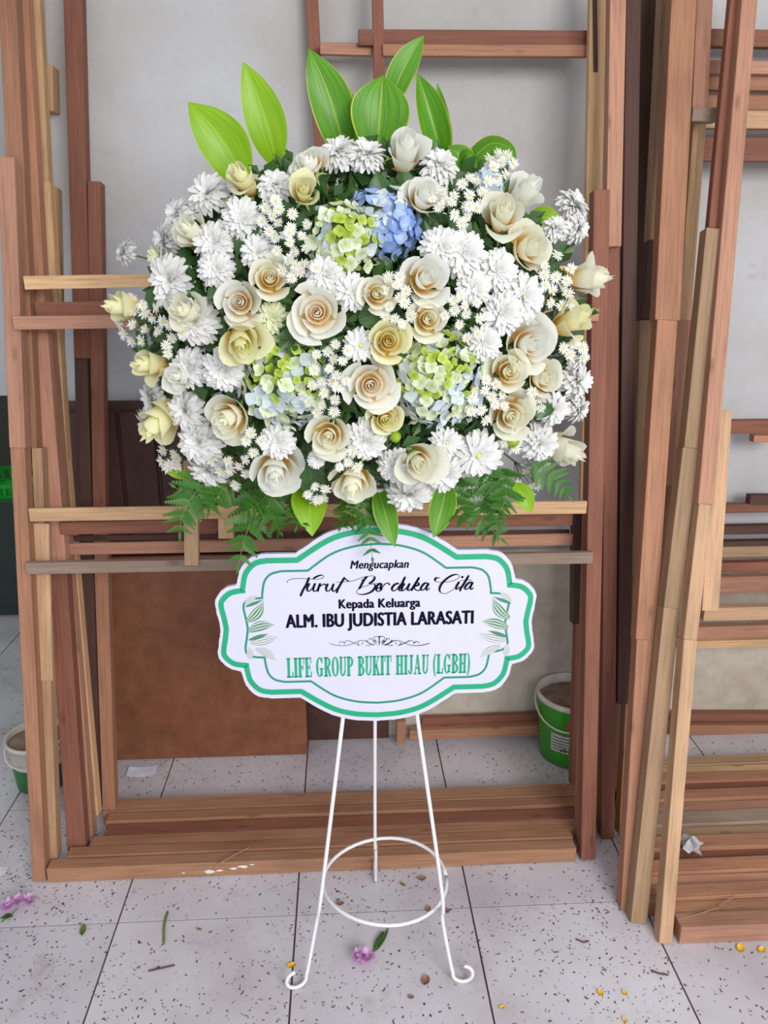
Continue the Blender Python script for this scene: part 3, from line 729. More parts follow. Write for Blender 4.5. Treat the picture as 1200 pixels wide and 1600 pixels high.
sA = [[(62,345),(80,312),(130,295),(200,290),(300,295),(400,300),(470,290),(495,265),(475,252),(430,260),(368,292)],
 [(325,275),(290,360),(250,430),(220,500)],
 [(330,345),(302,395),(305,437),(335,432),(370,390),(395,345)],[(395,345),(372,405),(380,440),(410,430),(440,385)],
 [(455,345),(435,395),(422,445)],[(425,430),(455,380),(500,355),(515,372)],
 [(545,350),(522,400),(530,438),(560,432),(595,385),(612,350)],[(612,350),(594,405),(602,440),(630,430),(660,395)],
 [(740,275),(695,350),(655,425),(645,462)],[(640,335),(720,330),(800,325),(870,308),(940,280),(1000,265)],[(735,285),(760,305),(790,325)],
 [(1005,265),(965,310),(925,385),(905,412)],[(930,320),(1000,272),(1060,260),(1092,275),(1070,320),(1020,350)],
 [(1020,350),(1085,355),(1095,395),(1045,450),(960,477),(893,470),(877,445),(905,412),(960,388),(1060,355),(1140,350)],
 [(1110,410),(1152,398),(1178,362),(1155,348),(1122,375),(1110,425),(1140,442),(1185,410)]]
sB = [[(50,350),(35,395),(40,435)],[(40,432),(58,392),(92,352),(125,345),(142,368)],
 [(250,345),(200,362),(168,405),(182,437),(225,415),(272,350)],[(325,268),(285,350),(250,415),(270,435),(300,395)],
 [(318,345),(285,395),(288,435),(325,415),(375,350)],[(378,345),(352,405),(362,432),(395,410)],
 [(490,275),(450,340),(415,395),(392,435)],[(400,405),(440,355),(475,340),(478,365),(425,388),(445,420),(480,432),(510,408)],
 [(598,350),(555,345),(512,390),(512,427),(545,418),(590,362)],[(603,345),(572,395),(578,428),(612,400)],
 [(730,285),(690,283),(672,308),(692,330),(760,336),(850,325),(930,297),(958,265),(930,243),(870,255),(800,300),(745,360),(725,420),(748,460),(800,466),(870,430),(930,380)],
 [(960,325),(922,385),(925,418),(965,385)],[(1000,262),(985,285)],
 [(1070,252),(1015,345),(970,415),(972,442)],[(965,316),(1040,310),(1110,309)],
 [(1112,335),(1068,342),(1025,390),(1030,418),(1062,405),(1108,352)],[(1118,332),(1088,388),(1094,418),(1128,398)]]
script('script_lettering', sA, 440, 865, 7.5, M['ink'])
script('script_lettering', sB, 590, 865, 7.5, M['ink'])
orn = [[(90,125),(150,142),(230,150),(300,138),(350,115),(410,98),(460,110),(500,135),(530,145)],[(195,130),(195,115),(225,110),(245,130)],
 [(245,125),(255,105),(285,100),(320,118),(380,142),(400,148)],[(385,140),(370,125),(385,115)],[(420,140),(415,125),(430,118)],[(455,90),(480,120),(540,145)],
 [(480,95),(490,80),(510,80),(515,92)],[(515,92),(540,120),(560,140)],[(540,90),(530,75),(545,60),(575,60),(585,75)],[(560,100),(540,95),(545,110),(575,115)],
 [(450,145),(480,148),(500,140)],[(585,50),(585,145)]]
orn = orn+[[(1170-x, y) for x, y in s_] for s_ in orn[:-1]]
script('ornament', orn, 500, 985, 6.316, M['ink'], 4, 9)
# condensed serif caps
def glyphs():
    G = {}
    def arc(cx, cy, rx, ry, a0, a1, tx, ty, n=14):
        out = []
        for i in range(n):
            t0, t1 = radians(a0+(a1-a0)*i/n), radians(a0+(a1-a0)*(i+1)/n)
            out.append([(cx+rx*cos(t0), cy+ry*sin(t0)), (cx+rx*cos(t1), cy+ry*sin(t1)), (cx+(rx-tx)*cos(t1), cy+(ry-ty)*sin(t1)), (cx+(rx-tx)*cos(t0), cy+(ry-ty)*sin(t0))])
        return out
    def rc_(x0, y0, x1, y1): return [[(x0, y0), (x1, y0), (x1, y1), (x0, y1)]]
    s = .075
    stem = rc_(.045, 0, .22, 1); sb = rc_(0, 0, .26, s); stp = rc_(0, 1-s, .26, 1)
    G['L'] = (.46, stem+stp+rc_(0, 0, .44, s)+rc_(.38, 0, .45, .3))
    G['I'] = (.26, stem+sb+stp)
    G['F'] = (.44, stem+sb+rc_(0, 1-s, .44, 1)+rc_(.38, .7, .44, 1)+rc_(.2, .47, .34, .54)+rc_(.31, .37, .36, .64))
    G['E'] = (.46, G['F'][1]+rc_(0, 0, .46, s)+rc_(.39, 0, .46, .3))
    G['G'] = (.52, arc(.25, .5, .25, .51, 40, 310, .15, .07)+rc_(.31, .06, .45, .43)+rc_(.25, .38, .51, .45)+rc_(.39, .68, .45, 1))
    G['O'] = (.50, arc(.25, .5, .25, .51, 0, 360, .15, .07, 24))
    G['P'] = (.46, stem+sb+stp+arc(.2, .73, .26, .27, -90, 90, .14, .07))
    G['R'] = (.50, G['P'][1]+[[(.2, .5), (.33, .5), (.5, 0), (.35, 0)]])
    G['B'] = (.48, stem+sb+stp+arc(.2, .755, .25, .245, -90, 90, .14, .07)+arc(.2, .265, .28, .265, -90, 90, .15, .07))
    G['U'] = (.48, rc_(.05, .28, .19, 1)+rc_(0, 1-s, .25, 1)+rc_(.36, .28, .43, 1)+rc_(.31, 1-s, .48, 1)+arc(.24, .29, .19, .29, 180, 360, .11, .09))
    G['K'] = (.52, stem+sb+stp+[[(.2, .40), (.26, .40), (.45, .97), (.38, .97)], [(.21, .52), (.31, .62), (.51, 0), (.36, 0)]]+rc_(.32, 1-s, .50, 1)+rc_(.30, 0, .53, s))
    G['T'] = (.48, rc_(.165, 0, .315, 1)+rc_(0, 1-s, .48, 1)+rc_(0, .68, .055, 1)+rc_(.425, .68, .48, 1)+rc_(.10, 0, .38, s))
    G['H'] = (.54, stem+sb+stp+rc_(.34, 0, .49, 1)+rc_(.28, 0, .54, s)+rc_(.28, 1-s, .54, 1)+rc_(.2, .46, .34, .54))
    G['J'] = (.36, rc_(.15, .22, .30, 1)+rc_(.09, 1-s, .36, 1)+arc(.15, .22, .15, .22, 180, 360, .11, .09))
    G['A'] = (.54, [[(.06, 0), (.12, 0), (.28, .98), (.22, .98)], [(.33, 0), (.48, 0), (.32, 1), (.19, 1)]]+rc_(.12, .28, .38, .35)+rc_(0, 0, .19, s)+rc_(.29, 0, .54, s))
    G['('] = (.22, arc(.26, .45, .26, .66, 115, 245, .12, .03))
    G[')'] = (.22, arc(-.04, .45, .26, .66, -65, 65, .12, .03))
    G[' '] = (.24, [])
    return G
GL_ = glyphs(); txt = 'LIFE GROUP BUKIT HIJAU (LGBH)'
adv = 0.0; polys = []
for ch in txt:
    w_, ps = GL_[ch]
    for p in ps: polys.append([(x+adv, y) for x, y in p])
    adv += w_+0.035
x0, x1, yt, yb = 448.0, 735.0, 1024.5, 1055.0
mb = MB()
for p in polys:
    q = []
    for x, y in p:
        px = x0+(x1-x0)*x/adv
        L, Rr = S(x0, 1040).x, S(x1, 1040).x; zt, zb = S(591, yt).z, S(591, yb).z
        q.append((L+(Rr-L)*x/adv, -0.0007, zb+(zt-zb)*y))
    mb.quad(*q)
mb.obj('serif_lettering', M['green_print'], sign)
# printed leaves on the board
def stripe_leaf(name, c1, c2, edge):
    t = NT(name); uv = t.N('ShaderNodeUVMap'); mp = t.N('ShaderNodeMapping'); mp.inputs['Scale'].default_value = (1, 0.35, 1); t.L(uv.outputs[0], mp.inputs[0])
    wv = t.N('ShaderNodeTexWave', bands_direction='X'); wv.inputs['Scale'].default_value = 1.1; wv.inputs['Distortion'].default_value = 1.2; t.L(mp.outputs[0], wv.inputs[0])
    t.L(t.ramp(wv.outputs[1], [(0.15, edge), (0.35, c1), (0.9, c2)]), t.b.inputs['Base Color']); t.b.inputs['Roughness'].default_value = 0.5; return t.m
M['pl_g'] = stripe_leaf('printed_green_leaf', rgb(140, 176, 156), rgb(184, 200, 186), rgb(40, 90, 66))
M['pl_d'] = stripe_leaf('printed_dark_green_leaf', rgb(40, 120, 88), rgb(90, 150, 120), rgb(30, 90, 70))
M['pl_s'] = stripe_leaf('printed_grey_leaf', rgb(190, 196, 192), rgb(212, 214, 214), rgb(120, 132, 130))
def pleaf(a, b, wpx, mat, y=-0.0006, bend=0.0):
    A0, B0 = Vector(a), Vector(b); d = B0-A0; nn = Vector((-d.y, d.x)).normalized(); mb = MB(); P = []
    for j in range(9):
        t = j/8; wd = wpx*(sin(pi*min(1, t*0.93+0.07))**0.8)*(1-t**6)
        c = A0+d*t+nn*bend*4*t*(1-t)
        for i in range(5):
            q = c+nn*wd*(i/4-0.5); s = S(q.x, q.y); P.append((s.x, y, s.z))
    mb.grid(P, 5, 9); mb.obj('printed_leaf', mat, sign)
LV = [((383, 944), (402, 929), 9, 'pl_s', 0), ((384, 948), (412, 937), 5, 'pl_d', 0), ((386, 971), (412, 938), 17, 'pl_g', 5), ((388, 986), (430, 976), 16, 'pl_g', -3), ((389, 1000), (420, 990), 6, 'pl_d', 0),
      ((392, 1005), (436, 994), 13, 'pl_s', 2), ((392, 1030), (389, 1010), 10, 'pl_s', 0), ((400, 1014), (433, 1034), 12, 'pl_s', -3)]
for a, b, w_, m_, bd in LV:
    pleaf(a, b, w_, M[m_], bend=bd)
    mx = lambda p: (1182-p[0], p[1]-5)
    pleaf(mx(a), mx(b), w_, M[m_], bend=-bd)

# ------------------------------------------------------------------ flowers: shared shapes
def petal_grid(i, t, R_, h, z0, s, c, az, rng, nu=9, nv=8, tilt=0.0, tip=0.0):
    P = []; ph = rng.uniform(0, 6)
    for j in range(nv):
        for k in range(nu):
            u = k/(nu-1)*2-1; vmax = 1-0.16*abs(u)**2.6+tip*(1-abs(u))**2; v = j/(nv-1)*vmax
            sn = sin(min(1, v)*pi/2)
            r = 0.06+(R_-0.06)*sn**0.85
            z = z0+(h-z0)*v**1.35
            if v > 0.68:
                q = (v-0.68)/0.32; r += c*q*q; z -= c*0.85*q*q
            r *= 1+(0.13-0.05*R_)*u
            wv = (0.034*sin(3.3*u+ph)+0.02*sin(6.3*u+ph*2))*v*v*(0.15+R_)
            r += wv; z += wv*0.8
            a = az+u*s*(0.35+0.65*sin(min(v*1.25, 1)*pi/2))
            P.append((r*cos(a), r*sin(a), z))
    return P
def rose_shape(kind, seed):
    rng = random.Random(seed); petals = []; core = MB()
    RR = [.045, .08, .115, .15, .185, .22, .26] + [.32, .38, .45, .53, .61, .68, .76, .83, .90, .95]
    nc = 7
    if kind == 'half': RR = RR[:15]
    if kind == 'cup': RR = RR[:13]
    N = len(RR)
    for i, R_ in enumerate(RR):
        t = i/(N-1); q = R_/RR[-1]; az = i*2.39996+rng.uniform(-.2, .2)
        if kind == 'open': h, z0, s, c = 0.36-0.50*q**1.9, -0.60, 1.7-0.80*q, -0.04+0.20*q*q
        elif kind == 'half': h, z0, s, c = 0.60-0.52*q**2.0, -0.72, 1.7-0.72*q, -0.04+0.26*q**2
        else: h, z0, s, c = 0.86-0.42*q**2.2, -0.85, 1.75-0.7*q, -0.05+0.30*q**2.4
        h += rng.uniform(-.035, .035)
        if i < 3: h -= 0.03
        P = petal_grid(i, t, R_*(1 if kind != 'cup' else 0.92), h, z0, s, c, az, rng, tip=0.02 if i % 3 else 0.08)
        if i < nc: core.grid(P, 9, 8)
        else:
            mb = MB(); mb.grid(P, 9, 8); petals.append(mb)
    return core, petals
ROSE = {}
def rose_meshes(kind, seed, mat):
    key = (kind, seed, mat)
    if key not in ROSE:
        core, pet = rose_shape(kind, seed)
        ROSE[key] = (core.mesh('rose_heart', M[mat], True), [p.mesh('rose_petal', M[mat], True) for p in pet])
    return ROSE[key]
mb = MB(); mb.lathe([(0.02, -1.0), (0.13, -0.95), (0.17, -0.82), (0.24, -0.68), (0.10, -0.66)], 10)
for i in range(5):
    a = 2*pi*i/5; P = []
    for j in range(5):
        v = j/4; wd = 0.09*(1-v)**0.7
        rr_ = 0.15+0.42*v; zz = -0.78+0.10*v-0.25*v*v
        for k in (-1, 0, 1):
            P.append((rr_*cos(a)-k*wd*sin(a), rr_*sin(a)+k*wd*cos(a), zz))
    mb.grid(P, 3, 5)
CALYX = mb.mesh('calyx', M['calyx'], True)
def mum_shape(seed, flat=False):
    rng = random.Random(seed); mb = MB()
    rows = [(19, 1.0, -8), (19, 0.98, 6), (18, 0.90, 20), (16, 0.80, 36), (13, 0.66, 52), (9, 0.46, 68), (5, 0.3, 82)]
    if flat: rows = [(17, 1.0, 0), (16, 0.92, 12), (13, 0.72, 28), (9, 0.45, 50)]
    for ri, (n, ln, el) in enumerate(rows):
        for q in range(n):
            az = 2*pi*(q+0.5*(ri % 2))/n+rng.uniform(-.09, .09); L = ln*rng.uniform(.86, 1.08); e_ = radians(el+rng.uniform(-15, 15)); wd = 0.118*(0.75+0.3*ln)*rng.uniform(.85, 1.1)
            tw = rng.uniform(-.4, .4); P = []
            for j in range(6):
                v = j/5; e2 = e_+(0.55-0.9*v)*0.5
                rad = L*v; x = rad*cos(e2); z = rad*sin(e2)-0.10
                w2 = wd*(0.45+0.75*sin(pi*min(0.86, v*0.78+0.08)))*(1.0 if j < 5 else 0.55)
                for k in (-1, 0, 1):
                    side = k*w2; lift = (0.35*w2 if k else 0.0)+tw*side
                    P.append(((x-lift*sin(e2))*cos(az)-side*sin(az), (x-lift*sin(e2))*sin(az)+side*cos(az), z+lift*cos(e2)))
            mb.grid(P, 3, 6)
    return mb
MUM = {}
for k in range(3):
    for mt in ('mum_white', 'mum_green'): MUM[(k, mt)] = mum_shape(40+k, k == 2).mesh('ray_petals', M[mt], True)
mb = MB(); mb.lathe([(0.11, 0.02), (0.10, 0.09), (0.05, 0.14), (0.001, 0.15)], 10); MUMDISC = mb.mesh('flower_disc', M['disc_green'], True)
mb = MB(); mb.lathe([(0.03, -0.28), (0.12, -0.24), (0.22, -0.12), (0.10, -0.08)], 10); MUMCAL = mb.mesh('calyx', M['calyx'], True)
def aster_mesh(seed):
    rng = random.Random(seed); mb = MB(); n = 15
    for q in range(n):
        az = 2*pi*q/n+rng.uniform(-.08, .08); e_ = radians(rng.uniform(0, 28)); L = rng.uniform(.85, 1.05); wd = 0.105; P = []
        for j in range(4):
            v = j/3; x = (0.12+0.88*v)*L; z = sin(e_)*x-0.1*v*v; w2 = wd*(0.6+0.5*sin(pi*v*0.8))*(1 if j < 3 else 0.5)
            for k in (-1, 1): P.append((x*cos(az)-k*w2*sin(az), x*sin(az)+k*w2*cos(az), z))
        mb.grid(P, 2, 4)
    return mb.mesh('flower_head', M['aster'], True)
AST = [aster_mesh(k) for k in range(3)]
mb = MB(); mb.lathe([(0.22, 0.02), (0.20, 0.12), (0.10, 0.18), (0.001, 0.20)], 10); ASTD = mb.mesh('flower_disc', M['disc_yellow'], True)
def floret_mesh(mat, cup, seed):
    rng = random.Random(seed); mb = MB()
    for q in range(4):
        az = q*pi/2+rng.uniform(-.15, .15); P = []; L = rng.uniform(.9, 1.08)
        for j in range(5):
            v = j/4
            for k in range(5):
                u = k/4*2-1; w2 = 0.62*sin(pi*(0.10+0.80*v)*0.62+0.12)*u*(1-0.35*v**6)
                x = (0.04+v*(0.98-0.22*u*u*v))*L; z = cup*(x*x)*0.55+0.10*u*u*v-0.12*v**4
                P.append((x*cos(az)-w2*sin(az), x*sin(az)+w2*cos(az), z))
        mb.grid(P, 5, 5)
    return mb.mesh('floret', M[mat], True)
FLO = {}
for mt in ('hyd_blue', 'hyd_deep', 'hyd_pale', 'hyd_white', 'hyd_lime'):
    FLO[mt] = [floret_mesh(mt, 0.25, 1), floret_mesh(mt, 0.7, 2), floret_mesh(mt, 1.1, 3)]

# ------------------------------------------------------------------ the dome of the arrangement
CEN = Vector((0.035, 1.385, 1.30))
def dome(px, py, lift=0.0):
    ex, ey = (px-562)/392.0, (py-492)/(318.0 if py > 492 else 322.0); rr_ = ex*ex+ey*ey
    d = sqrt(max(0.0, 1-rr_)); Y = 1.375-0.255*d-lift-0.05*max(0.0, min(1.0, (py-640)/120.0))*(1 if lift > -0.02 else 0)
    p = PY(px, py, Y)
    n = Vector((ex/0.40, -d/0.26*0.9-0.4, -ey/0.36)).normalized()
    toeye = (EYE-p).normalized()
    return p, (n*0.62+toeye*0.55).normalized()
def orient(p, n, s, spin):
    q = n.to_track_quat('Z', 'Y'); return Matrix.Translation(p) @ q.to_matrix().to_4x4() @ Matrix.Rotation(spin, 4, 'Z') @ Matrix.Diagonal((s, s, s, 1))
def stem_to_core(par, p, n, s, start, r=0.0022, name='stem'):
    a = p-n*(s*start); c = CEN+(a-CEN)*0.42
    L = (c-a).length; m1 = a-n*min(0.05, L*0.4)
    if L < 0.02: return
    inv = par.matrix_basis.inverted(); mb = MB(); pts = catmull([a, m1, (m1+c)/2, c], 3)
    mb.tube([inv @ q for q in pts], r/par.scale[0], 5); mb.obj(name, M['stem'], par, True)
def root(name, label, cat, group, p, n, s, spin):
    o = thing(name, label, cat, (0, 0, 0), group); o.rotation_mode = 'QUATERNION'; m = orient(p, n, s, spin)
    loc, q, sc = m.decompose(); o.location, o.rotation_quaternion, o.scale = loc, q, sc
    o.matrix_basis = m; return o
def rose(px, py, rpx, kind, mat, label, face=None, lift=0.0):
    p, n = dome(px, py, lift+0.012)
    if face: n = (n*0.35+Vector(face).normalized()*0.9).normalized()
    s = rpx*mpp(p)*{'open': 1.07, 'half': 1.22, 'cup': 1.38}[kind]
    if kind != 'open': p = p-n*s*(0.12 if kind == 'half' else 0.05)
    o = root('rose', label, 'rose', 'white and cream roses in the arrangement', p, n, s, RND.uniform(0, 6.28))
    core, pet = rose_meshes(kind, 1+RND.randrange(2), mat)
    link('rose_heart', core, o)
    for m in pet: link('rose_petal', m, o)
    link('calyx', CALYX, o); stem_to_core(o, p, n, s, 0.98)
    return o
# roses: x, y, radius, kind, tint, label, facing (x right, y depth, z up)
L_, R_v, U_, D_ = (-1, -.35, .1), (1, -.35, .1), (0, -.45, 1), (0, -.6, -.8)
ROSES = [
 (480,254,34,'open','rose_white','white ruffled rose at the top left, beside the topmost white chrysanthemums',(-.5,-.6,.7)),
 (633,238,33,'cup','rose_white','large upright white rose at the very top, its petals cupped',(0.05,-.75,.75)),
 (381,281,26,'cup','rose_yellow','small closed cream rose bud under the two broad lime leaves',(-.5,-.7,.7)),
 (474,300,26,'cup','rose_yellow','half-hidden yellowish cream rose directly below the ruffled top left rose',(.1,-1,.35)),
 (664,304,32,'half','rose_white','drooping-petalled white rose right of the blue hydrangea top',(.2,-.8,.6)),
 (785,338,36,'cup','rose_cream','fat closed cream rose at the upper right, front one of a pair',(-.15,-.9,.5)),
 (818,303,29,'cup','rose_white','white rose bud at the upper right, behind the fat closed one',(.5,-.6,.7)),
 (832,386,36,'half','rose_cream','ruffled cream rose under the upper right pair, turned to the right',(.55,-.9,.15)),
 (917,436,30,'cup','rose_cream','outermost cream rose on the right edge, upper of two',R_v),
 (893,500,30,'cup','rose_yellow','pale trumpet-like cream rose on the right edge, lower of two',(.7,-.5,.5)),
 (303,364,28,'cup','rose_cream','cream rose tucked among white chrysanthemums at the upper left',(-.5,-.8,.4)),
 (421,434,32,'half','rose_cream','cream rose above and right of the round white one, left of centre',(.2,-1,.2)),
 (374,472,34,'half','rose_white','round white rose left of centre with a deep spiral',(.1,-1,.1)),
 (495,488,45,'open','rose_white','largest white rose with apricot heart, near the middle of the bouquet',(-.02,-1,.14)),
 (589,458,28,'half','rose_cream','small cream rose with golden heart right of the largest one',(.1,-1,.15)),
 (666,433,38,'half','rose_white','wide white rose below the row of chrysanthemums, right of centre',(.2,-1,.3)),
 (669,498,30,'half','rose_cream','oval cream rose directly below the wide white one',(.0,-1,.2)),
 (607,533,32,'half','rose_yellow','pale yellow rose with orange heart above the big middle one',(.0,-1,.2)),
 (580,602,43,'open','rose_white','big flat white rose with golden heart in the centre below',(.02,-1,.1)),
 (603,655,26,'half','rose_yellow','small greenish-cream rose tucked under the big flat centre rose',(.1,-1,.1)),
 (513,682,33,'half','rose_cream','cream rose low in the middle, between the two lime hydrangeas',(-.1,-1,.05)),
 (376,532,38,'cup','rose_yellow','pale yellow rose opening downward under the round white one',(.3,-.9,-.35)),
 (196,480,27,'cup','rose_yellow','leftmost yellowish rose half covered by tiny daisies',L_),
 (237,570,27,'cup','rose_yellow','yellow-cream rose on the left edge, upper of two',(-.8,-.6,.2)),
 (253,655,36,'cup','rose_yellow','big yellow-cream rose on the left edge, lower of two',(-.6,-.6,-.6)),
 (355,655,37,'half','rose_cream','greenish white rose with yellow heart at the lower left',(-.5,-.9,-.05)),
 (431,740,41,'half','rose_white','large white rose at the bottom left above the ferns',(.15,-.9,-.25)),
 (552,758,36,'half','rose_cream','creamy rose at the very bottom middle above the sign',(-.1,-.8,-.5)),
 (652,720,38,'cup','rose_cream','closed cream rose at the bottom, among white chrysanthemums',(.05,-1,.15)),
 (830,537,42,'half','rose_white','large white rose at the right, above two smaller ones',(.2,-1,.15)),
 (796,580,32,'half','rose_cream','cream rose below left of the large right-hand rose',(-.1,-1,.25)),
 (852,590,31,'half','rose_cream','cream rose below right of the large right-hand rose',(.3,-.9,.2)),
 (799,650,36,'half','rose_cream','cream rose with golden heart above the small green bud, lower right',(-.1,-1,.1)),
 (877,700,32,'cup','rose_cream','lowest rose on the right edge, facing out to the right',(.8,-.7,-.2)),
 (292,488,30,'cup','rose_cream','cream rose hidden behind a big chrysanthemum at the left',(-.4,-.9,.3)),
 (284,588,26,'cup','rose_white','faintly green white rose between chrysanthemums at the left',(-.3,-.9,.2)),
 (755,498,0,'','','',None)]
for x, y, r, kd, mt, lb, fc in ROSES:
    if r: rose(x, y, r, kd, mt, lb, fc, lift=0.004)
def mum(px, py, rpx, label, face=None, var=0, mat='mum_white', lift=0.0):
    p, n = dome(px, py, lift)
    if face: n = (n*0.4+Vector(face).normalized()*0.9).normalized()
    s = rpx*mpp(p)*1.12
    o = root('chrysanthemum', label, 'chrysanthemum', 'white chrysanthemums in the arrangement', p, n, s, RND.uniform(0, 6.28))
    q = link('ray_petals', MUM[(var, mat)], o); q['kind'] = 'stuff'
    link('flower_disc', MUMDISC, o); link('calyx', MUMCAL, o); stem_to_core(o, p, n, s, 0.26, 0.0015)
MUMS = [
 (530,236,32,'upper left one of the two white chrysanthemums crowning the bouquet',(-.2,-.6,.8)),
 (574,240,29,'right one of the two white chrysanthemums crowning the bouquet',(.2,-.6,.8)),
 (430,288,28,'white chrysanthemum between the closed bud and the ruffled top left rose',(0,-.8,.6)),
 (324,302,31,'white chrysanthemum under the left lime leaf',(-.3,-.9,.4)),
 (276,334,26,'white chrysanthemum up at the left shoulder, behind others',(-.7,-.6,.4)),
 (258,374,26,'white chrysanthemum on the left shoulder seen from the side',(-.9,-.4,.1)),
 (380,342,33,'large drooping white chrysanthemum left of the tiny daisies',(.1,-.9,.2)),
 (334,378,31,'white chrysanthemum in front of the tucked cream rose',(-.1,-1,.1)),
 (193,394,20,'lone chrysanthemum sticking out on a thin stem at the left',(-1,-.3,.3)),
 (265,435,34,'white chrysanthemum right of the lone stemmed one, petals spread',(-.3,-.9,-.1)),
 (338,420,28,'white chrysanthemum above the round white rose',(0,-1,.1)),
 (402,393,26,'white chrysanthemum left above the cream rose near centre',(0,-1,.3)),
 (303,502,37,'big shaggy white chrysanthemum in front of the hidden cream rose',(-.2,-1,0)),
 (296,575,30,'white chrysanthemum over the faintly green rose',(-.2,-1,.1)),
 (350,580,33,'white chrysanthemum below the downward yellow rose',(0,-1,.05)),
 (290,642,30,'bright white chrysanthemum left of the greenish white rose',(-.5,-.9,.1)),
 (237,622,28,'white chrysanthemum between the two left edge roses',(-.9,-.5,0)),
 (232,662,26,'white chrysanthemum peeping out behind the big left edge rose',(-.9,-.3,-.2)),
 (310,690,36,'big white chrysanthemum at the lower left, upper of two',(-.3,-1,.1)),
 (326,735,32,'white chrysanthemum at the lower left, lower of two above the ferns',(-.3,-.9,-.4)),
 (509,428,31,'white chrysanthemum above the largest rose',(0,-1,.2)),
 (550,456,28,'white chrysanthemum between the largest rose and the golden-hearted one',(.1,-1,.1)),
 (563,540,27,'small chrysanthemum with green eye left of the pale yellow rose',(-.05,-1,.15)),
 (433,690,27,'white chrysanthemum above the large bottom left rose',(0,-1,.3)),
 (572,690,33,'white chrysanthemum between low middle roses',(0,-1,-.1)),
 (640,772,33,'lowest white chrysanthemum, drooping over the sign top',(0,-.9,-.4)),
 (615,728,27,'white chrysanthemum just left of the closed bottom rose',(-.4,-.9,.1)),
 (747,712,38,'large flat chrysanthemum with green centre at the lower right',(.05,-1,.0)),
 (698,692,25,'small flat chrysanthemum upper left of the large flat one',(0,-1,.1)),
 (693,742,29,'white chrysanthemum just right of the closed bottom rose',(.2,-.9,-.3)),
 (690,386,32,'leftmost of the chrysanthemum trio right of the blue hydrangea',(-.1,-1,.2)),
 (724,396,35,'middle of the chrysanthemum trio right of the blue hydrangea',(0,-1,.05)),
 (776,422,33,'rightmost of the chrysanthemum trio right of the blue hydrangea',(.1,-1,.05)),
 (740,450,26,'white chrysanthemum under the middle of the upper right trio',(0,-1,.1)),
 (818,465,38,'biggest ball-like chrysanthemum on the right side',(.2,-1,.1)),
 (785,490,32,'white chrysanthemum left below the ball-like one on the right',(0,-1,0)),
 (687,256,30,'white chrysanthemum behind the large upright top rose',(.2,-.7,.7)),
 (897,320,28,'upper one of the stemmed white chrysanthemums at the far right',(.5,-.5,.7)),
 (904,358,24,'lower one of the stemmed white chrysanthemums at the far right',(.8,-.6,-.2)),
 (868,355,20,'small chrysanthemum on a stem left of the far right pair',(.1,-.6,.7)),
 (905,556,22,'top chrysanthemum of the column down the right edge',(.8,-.6,.2)),
 (903,596,28,'middle chrysanthemum of the column down the right edge',(.7,-.8,0)),
 (906,640,22,'bottom chrysanthemum of the column down the right edge',(.8,-.6,-.2)),
 (866,640,26,'white chrysanthemum right of the golden-hearted lower right rose',(.3,-.9,0)),
 (845,694,30,'white chrysanthemum left of the lowest right edge rose',(.1,-1,.0)),
 (838,726,22,'small chrysanthemum at the lower right under its larger neighbour',(.1,-1,-.3)),
 (757,535,27,'white chrysanthemum right of the lime hydrangea at the right',(0,-1,.1)),
 (262,462,22,'small chrysanthemum half hidden at the left among dark leaves',(-.5,-.9,0)),
 (698,798,14,'tiny white chrysanthemum hanging on the right pointed leaf',(.3,-.8,-.4)),
 (495,718,14,'tiny white bud-like chrysanthemum right of the large bottom left rose',(.2,-1,.2)),
]
for i, (x, y, r, lb, fc) in enumerate(MUMS):
    mum(x, y, r, lb, fc, var=(2 if 'flat' in lb or 'green eye' in lb else i % 2))
mum(425, 496, 24, 'greenish chrysanthemum between two roses left of the largest rose', (0, -1, .1), 1, 'mum_green', lift=-0.02)
mum(252, 400, 26, 'cream-tinted chrysanthemum at the left edge behind white ones', (-.7, -.6, .1), 1, 'mum_green', lift=-0.02)

# hydrangeas
def hydrangea(px, py, rpx, label, pick, seed, lift=0.0, flat=0.8):
    p, n = dome(px, py, lift); s = rpx*mpp(p); rng = random.Random(seed)
    c = p-n*s*0.62
    o = root('hydrangea', label, 'hydrangea', 'hydrangea heads in the arrangement', c, n, 1.0, 0)
    mb = MB(); prof = [(s*0.74*cos(a)*1.0, s*0.62*sin(a)*flat) for a in [radians(x) for x in (-60, -30, 0, 30, 60, 85)]]
    mb.lathe(prof, 20, cap=True); mb.obj('flower_core', M['hydcore'], o, True)
    fs = 0.0108; k = 0; N = int(4.2*(s/fs)**2)
    inv = o.matrix_basis.to_quaternion().inverted()
    for i in range(N):
        z = 1-1.25*(i+0.5)/N; a = i*2.39996; r_ = sqrt(max(0, 1-z*z))
        d = Vector((r_*cos(a), r_*sin(a), z)); 
        q = Vector((d.x*s, d.y*s, d.z*s*flat))*rng.uniform(.80, 1.04)
        nn = (d+Vector((rng.uniform(-.6, .6), rng.uniform(-.6, .6), rng.uniform(-.2, .3)))).normalized()
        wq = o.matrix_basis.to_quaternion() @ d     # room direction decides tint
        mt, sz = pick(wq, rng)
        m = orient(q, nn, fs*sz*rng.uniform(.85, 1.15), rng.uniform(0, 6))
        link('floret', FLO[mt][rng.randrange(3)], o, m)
    stem_to_core(o, c, n, 1.0, 0.02, 0.003)
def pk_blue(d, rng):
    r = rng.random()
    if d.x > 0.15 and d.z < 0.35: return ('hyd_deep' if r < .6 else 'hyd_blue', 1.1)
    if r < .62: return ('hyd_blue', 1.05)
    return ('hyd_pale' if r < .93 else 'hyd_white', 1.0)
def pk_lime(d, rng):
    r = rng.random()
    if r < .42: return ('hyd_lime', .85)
    return ('hyd_white' if r < .90 else 'hyd_pale', 1.05)
